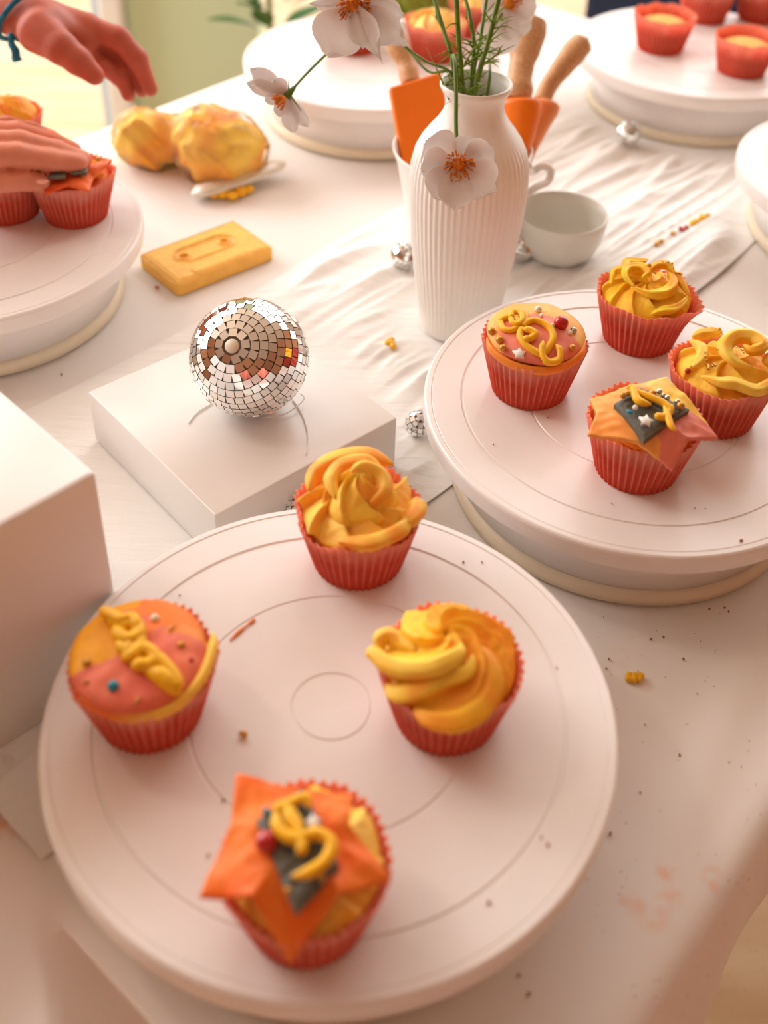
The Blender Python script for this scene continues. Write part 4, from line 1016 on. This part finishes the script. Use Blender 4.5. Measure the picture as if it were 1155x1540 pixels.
handle_sweep(t, L_([R3(814, 154, D), R3(826, 128, D+.005), R3(848, 98, D+.01), R3(868, 73, D+.015), R3(882, 58, D+.02)]), [.0085, .0082, .0088, .0105, .0120, .0115, .003])
# ramekin
rc = at(846, 319, .046); t = thing('ramekin', 'small round grey-white ramekin right of the vase', 'bowl', (rc[0], rc[1], .0025))
mesh('bowl_body', *lathe([(0, 0), (.024, 0), (.027, .0015), (.034, .010), (.0385, .022), (.0405, .034), (.0412, .0425), (.0405, .0440), (.0385, .0430), (.0372, .034), (.034, .018), (.026, .008), (0, .006)], 72), M_glaze, t)
cr = mesh('icing_residue', *join([ball((-.004, .0, .0075), .005, 10, .3), ball((.003, -.004, .0075), .004, 10, .25), ball((.008, .012, .012), .0018, 8, .6)]), mat('dried_icing', srgb(206, 190, 110), .7), t)

# ------------------------------------------------------------------ cassette shaped slab
A_, B_, C_, D_ = at(213, 383, .012), at(352, 327, .012), at(411, 378, .012), at(262, 430, .012)
cen = (A_+B_+C_+D_)/4; ax = (B_-A_+C_-D_); ang = math.atan2(ax[1], ax[0]); Lx, Ly = .101, .064
def cass(a, k):
    x = (a-.5)*Lx; y = (k-.5)*Ly; z = .0125
    rr_ = .005; dx = max(0, abs(x)-(Lx/2-rr_)); dy = max(0, abs(y)-(Ly/2-rr_)); d = math.hypot(dx, dy)
    if d > rr_: s = rr_/d; x = math.copysign(Lx/2-rr_+dx*s, x); y = math.copysign(Ly/2-rr_+dy*s, y)
    e = min(Lx/2-abs(x), Ly/2-abs(y)); z -= .0022*(1-sstep(0, .0035, e))
    if .0035 < e < .0055: z -= .0009
    px_, py_ = x, y-.004
    q = max(0, abs(px_)-.019); d = math.hypot(q, py_)
    if d < .0115: z -= .0012
    if .0100 < d < .0122: z += .0012
    for s in (-1, 1):
        r_ = math.hypot(px_-s*.021, py_)
        if r_ < .0040: z -= .0032
        elif r_ < .0062: z += .0014
    if y < -.018 and abs(x) < .030-(y+.018)*-.3 and y < -.0195: z += .0010
    z += .0004*fnoise(x*200, y*200, 2)
    return (x, y, z)
V, Fc = sheet(cass, 120, 80, 0.0)
nV = len(V)//2
for i in range(nV, 2*nV): V[i] = np.array([V[i][0], V[i][1], 0.0])
M_cass = mat('yellow_fondant_slab', srgb(250, 190, 88), 0.5, .4, sss=.2, sss_r=(.006, .003, .001), nscale=90, namt=.08)
o = mesh('fondant_cassette', V, Fc, M_cass, loc=(cen[0], cen[1], .0012)); o.rotation_euler = (0, 0, ang)
flat_by_angle(tag(o, 'yellow cassette-shaped fondant slab lying flat behind the mirror ball', 'icing'), 60)

# ------------------------------------------------------------------ piping bag with tool
p1, p2 = at(232, 216, .026), at(328, 226, .033)
q = lambda px, py, z: at(px, py, z)
t = thing('piping_bag', 'twisted clear plastic piping bag full of yellow icing', 'piping bag', (p1[0], p1[1], .001))
org = np.array(t.location)
caps = [(q(212, 205, .030), q(250, 212, .026), .026, .023), (q(212, 212, .020), q(236, 226, .018), .019, .018), (q(255, 208, .030), q(290, 202, .034), .014, .020), (q(312, 212, .036), q(340, 226, .034), .033, .032), (q(335, 240, .024), q(310, 245, .022), .024, .020), (q(352, 205, .040), q(366, 225, .032), .020, .022)]
caps = [(a-org, b_-org, r0, r1) for a, b_, r0, r1 in caps]
V, Fc = nets(caps, .0032, .012, disp=lambda X, Y, Z: .0030*np.abs(np.sin(X*120+Z*90+Y*40))+.0026*np.sin(Y*150+Z*160+2*np.sin(X*110))-.0015); V = [(v[0], v[1], max(v[2], .0015)) for v in V]
colour(mesh('icing_filling', V, Fc, M_icing, t), lambda co: mixc(srgb(253, 172, 10), srgb(255, 214, 70), .5+2.0*fnoise(co.x*28, co.y*28, co.z*28)))
caps2 = [(a, b_, r0+.0035, r1+.0035) for a, b_, r0, r1 in caps]
V, Fc = nets(caps2, .0035, .010, disp=lambda X, Y, Z: .0024*np.abs(np.sin(X*210+Z*250+2*np.sin(Y*120)))+.0022*np.abs(np.sin(Y*240-Z*130+2*np.sin(X*90)))-.003); V = [(v[0], v[1], max(v[2], .0006)) for v in V]
mf = bpy.data.materials.new('plastic_film'); mf.use_nodes = True; N = mf.node_tree.nodes; L = mf.node_tree.links
gl = N.new('ShaderNodeBsdfGlossy'); gl.inputs['Roughness'].default_value = .22; tr = N.new('ShaderNodeBsdfTransparent'); tr.inputs[0].default_value = (1, .99, .98, 1)
df = N.new('ShaderNodeBsdfDiffuse'); df.inputs[0].default_value = srgb(255, 225, 190); m1 = N.new('ShaderNodeMixShader'); m2 = N.new('ShaderNodeMixShader'); m1.inputs[0].default_value = .10; lw = N.new('ShaderNodeLayerWeight'); lw.inputs[0].default_value = .15
L.new(tr.outputs[0], m1.inputs[1]); L.new(df.outputs[0], m1.inputs[2]); L.new(lw.outputs['Fresnel'], m2.inputs[0]); L.new(m1.outputs[0], m2.inputs[1]); L.new(gl.outputs[0], m2.inputs[2]); L.new(m2.outputs[0], N['Material Output'].inputs[0])
mesh('plastic_film', V, Fc, mf, t)
o = thing('modelling_tool', 'frosted plastic modelling tool leaning in front of the piping bag', 'tool', tuple(at(300, 290, .004)))
P = local(o, [at(292, 290, .010), at(330, 279, .011), at(380, 262, .013), at(428, 243, .014)])
mesh('tool_blade', *sweep(catmull(P, 8), rope_r(.0115, .1), 16, flat=.4), M_frost, o)
P = local(o, [at(288, 292, .007), at(300, 288, .008), at(312, 285, .009)]); mesh('tool_tip', *sweep(P, rope_r(.0125, .3), 14, flat=.5), M_frost, o)
g = join([ball(tuple(at(x, y, .006)), r, 10, .7) for x, y, r in ((335, 291, .007), (350, 294, .006), (362, 288, .007), (374, 284, .0055), (345, 284, .006), (322, 294, .004))])
tag(mesh('icing_lump', *g, M_rope), 'small lump of yellow icing under the plastic tool', 'icing')

# ------------------------------------------------------------------ loose bits
def crumb(pts, r, m, label, z=.003, name='icing_crumb', kind=None):
    parts = []
    for (x, y, s) in pts:
        p = at(x, y, z); parts.append(box((p[0], p[1], z), (r*s*1.5, r*s, r*s*.8), r*s*.25, x*.37))
    tag(mesh(name, *join(parts), m), label, 'crumb')
crumb([(946, 1018, 1.0), (954, 1019, 1.1), (962, 1018, 1.0)], .0040, M_rope, 'bright yellow fondant crumb on the cloth right of front turntable', z=.0028)
crumb([(586, 516, 1.0), (591, 520, .9), (588, 511, .7)], .0052, M_rope, 'yellow icing crumb on the runner right of the mirror ball', z=.0065)
crumb([(1046, 334, 1.5), (1056, 328, 1.6), (1064, 324, 1.0), (1040, 336, 1)], .0042, M_rope, 'yellow icing crumb furthest back in the runner folds', z=.008)
crumb([(1025, 344, 1.2), (1032, 341, 1)], .0034, M_red, 'small red crumb beside the yellow one in the runner', z=.008)
crumb([(1012, 350, 1)], .0036, M_gold, 'tan crumb in the runner folds between two others', z=.008)
crumb([(988, 366, 1.2), (994, 362, 1)], .0036, M_gold, 'golden crumb in the runner folds nearest the ramekin', z=.008)
crumb([(1077, 376, 1)], .0036, mat('pink_crumb', srgb(236, 130, 130), .6), 'pink crumb near the right turntable edge in runner', z=.007)
crumb([(365, 1103, 1), (369, 1105, .8)], .0024, M_gold, 'golden brown crumb in the middle left of front turntable', z=ZT+.0018)
crumb([(236, 432, 1)], .0028, mat('brown_crumb', srgb(190, 110, 80), .7), 'tiny brown crumb below the yellow slab', z=.0022)
p = [at(x, y, ZT+.0008) for x, y in ((346, 963), (358, 951), (370, 941), (378, 935), (383, 930))]
tag(mesh('icing_smear', *sweep(catmull(p, 5), lambda s: .0011*(.5+.5*math.sin(s*6)**2), 8, flat=.3), mat('orange_smear', srgb(232, 130, 50), .5)), 'thin orange icing smear beside the left cupcake on front turntable', 'icing')
M_spk = mat('dark_crumbs', srgb(150, 92, 60), .8)
parts = []; rr = random.Random(11)
spec = [(x, y, 0) for x, y in ((336, 1203), (313, 1286), (824, 1270), (814, 1259), (0, 0))][:4]
for px, py, r in ((336, 1203, .0010), (313, 1286, .0008), (824, 1270, .0009), (814, 1259, .0007), (837, 1004, .0006), (725, 845, .0007), (742, 668, .0006), (1061, 765, .0005), (1045, 764, .0005), (920, 757, .0006), (1115, 813, .0012), (697, 845, .0008), (735, 1357, .0010), (270, 895, .0006), (824, 628, .0006)):
    p = at(px, py, ZT+.0008); parts.append(box(tuple(p), (r*1.3, r, r), 0, rr.uniform(0, 3)))
for px, py, r in ((1112, 1036, .0010), (979, 961, .0009), (998, 958, .0008), (1028, 991, .0009), (916, 991, .0008), (1067, 916, .0008), (1090, 914, .0008), (1096, 920, .0008), (912, 1005, .0007), (780, 1467, .0010), (795, 1495, .0011), (1017, 1213, .0009), (1040, 1211, .0006), (918, 1254, .0012), (963, 1192, .0007), (955, 1367, .0008), (1096, 1147, .0008), (1022, 1136, .0010), (92, 563, .0011), (970, 1090, .0006)):
    p = at(px, py, .0012); parts.append(box(tuple(p), (r*1.5, r, r), 0, rr.uniform(0, 3)))
for i in range(130):
    p = at(rr.uniform(880, 1150), rr.uniform(905, 1500), .0009); r = rr.uniform(.0002, .00045); parts.append(box(tuple(p), (r*1.4, r, r), 0, rr.uniform(0, 3)))
tag(mesh('cake_crumbs', *join(parts), M_spk, smooth=False), 'scatter of tiny brown cake crumbs on the cloth and turntables', 'crumbs', kind='stuff')

# ------------------------------------------------------------------ hands
def hand(label, caps, h, k, m, name='arm'):
    o0 = np.array(caps[0][0]); t = thing('person', label, 'person', tuple(o0))
    cc = [tuple([np.array(c[0])-o0, np.array(c[1])-o0]+list(c[2:])) for c in caps]
    V, Fc = nets(cc, h, k); mesh(name, V, Fc, m, t); return t, o0
def chain(pts, rs, k=None):
    return [(pts[i], pts[i+1], rs[i], rs[i+1])+((k,) if k else ()) for i in range(len(pts)-1)]
# pressing hand (lower left)
A3 = lambda px, py, z: at(px, py, z)
cap = []
cap += chain([A3(-620, 140, .215), A3(-330, 200, .155), A3(-190, 225, .150)], [.038, .031, .024])
cap += [(A3(-190, 225, .150), A3(-75, 218, .146), .022, .019), (A3(-185, 245, .140), A3(-75, 246, .141), .020, .016), (A3(-190, 205, .146), A3(-75, 200, .142), .018, .014)]
cap += chain([A3(-75, 236, .146), A3(25, 233, .139), A3(75, 241, .131), A3(118, 246, .125)], [.0110, .0095, .0088, .0076], .0025)     # index
cap += chain([A3(-75, 216, .148), A3(30, 215, .141), A3(85, 228, .131), A3(124, 240, .124)], [.0112, .0100, .0090, .0075], .0030)     # middle
cap += chain([A3(-75, 200, .143), A3(25, 200, .137), A3(75, 212, .129), A3(110, 226, .122)], [.0105, .0092, .0082, .0068], .0030)     # ring
cap += chain([A3(-80, 190, .134), A3(10, 190, .128), A3(48, 197, .122), A3(78, 206, .118)], [.0092, .0082, .0072, .0060], .0030)     # little
cap += chain([A3(-150, 272, .130), A3(-70, 288, .124), A3(-5, 272, .123), A3(35, 271, .120), A3(62, 275, .116)], [.017, .012, .0096, .0086, .0074], .0012)   # thumb
t, o0 = hand('open hand pressing the topping onto a cupcake, left edge', cap, .0019, .007, M_skin)
def nail(t, o0, c, d, up, L, w):
    c = np.array(c)-o0; d = np.array(d); d /= np.linalg.norm(d); u = np.array(up)-d*(np.array(up)@d); u /= np.linalg.norm(u); s = np.cross(d, u)
    def top(a, k): q = k*2-1; return c+d*L*(a-.5)*(1-.15*q*q)+s*w*q*math.sqrt(max(0, 1-abs(a*2-1)**3*.5))-u*.35*w*q*q
    mesh('fingernail', *sheet(top, 8, 8, .0005, nrm=-u), M_nail, t)
nail(t, o0, A3(64, 270, .1240), A3(70, 275, .12)-A3(50, 272, .12), -.4*_F+.9*_U, .010, .0048)
# reaching hand (upper left)
H = lambda px, py, d: ray(px, py, d)
cap = chain([H(-430, -290, 1.06), H(-190, -120, 1.02), H(-60, -45, 1.00), H(12, 8, .985)], [.038, .033, .027, .0195])
cap += [(H(12, 8, .985), H(60, 30, .975), .0195, .019), (H(20, 22, .975), H(70, 42, .965), .018, .019), (H(60, 25, .985), H(132, 42, .985), .016, .013), (H(70, 45, .970), H(128, 62, .98), .018, .012)]
cap += chain([H(130, 42, .985), H(178, 58, .985), H(206, 88, .99), H(226, 134, 1.0)], [.0115, .0105, .0092, .0066], .004)
cap += chain([H(128, 54, .990), H(170, 74, 1.00), H(196, 102, 1.005), H(213, 136, 1.01)], [.0110, .0095, .0084, .0062], .003)
cap += chain([H(124, 66, .992), H(156, 84, 1.0), H(180, 108, 1.0), H(193, 143, 1.0)], [.0105, .0088, .0078, .0060], .003)
cap += chain([H(118, 70, .985), H(142, 88, .99), H(162, 104, .99), H(176, 120, .995)], [.0095, .0080, .0070, .0055], .003)
cap += chain([H(60, 48, .955), H(92, 72, .945), H(118, 92, .945), H(142, 113, .948)], [.0190, .0135, .0115, .0085], .004)
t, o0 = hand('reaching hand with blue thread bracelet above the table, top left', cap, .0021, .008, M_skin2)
# bracelet
ca, cb = H(-60, -45, 1.0), H(12, 8, .985); axv = (cb-ca)/np.linalg.norm(cb-ca); axv = axv+.35*_F; axv /= np.linalg.norm(axv); cc = H(32, 16, .978)-o0
a1 = np.cross(axv, _F); a1 /= np.linalg.norm(a1); a2 = np.cross(axv, a1)
P = [cc+.0285*(math.cos(x)*a1+math.sin(x)*a2)+axv*.002*math.sin(2*x) for x in np.linspace(0, 2*math.pi, 33)]
br = mesh('bracelet', *sweep(P, .0024, 8, star=.2, lobes=3, twist=60), M_blue, t)
P = [H(16, 50, .955)-o0, H(17, 62, .955)-o0, H(22, 76, .957)-o0, H(27, 92, .96)-o0]; mesh('bracelet_tie', *sweep(catmull(P, 5), lambda s: .0022+.0018*s, 8, star=.2, lobes=3, twist=14), M_blue, t)
P = [H(18, 52, .955)-o0, H(26, 60, .957)-o0, H(34, 62, .96)-o0]; mesh('bracelet_tie', *sweep(catmull(P, 5), .0014, 6), M_blue, t)
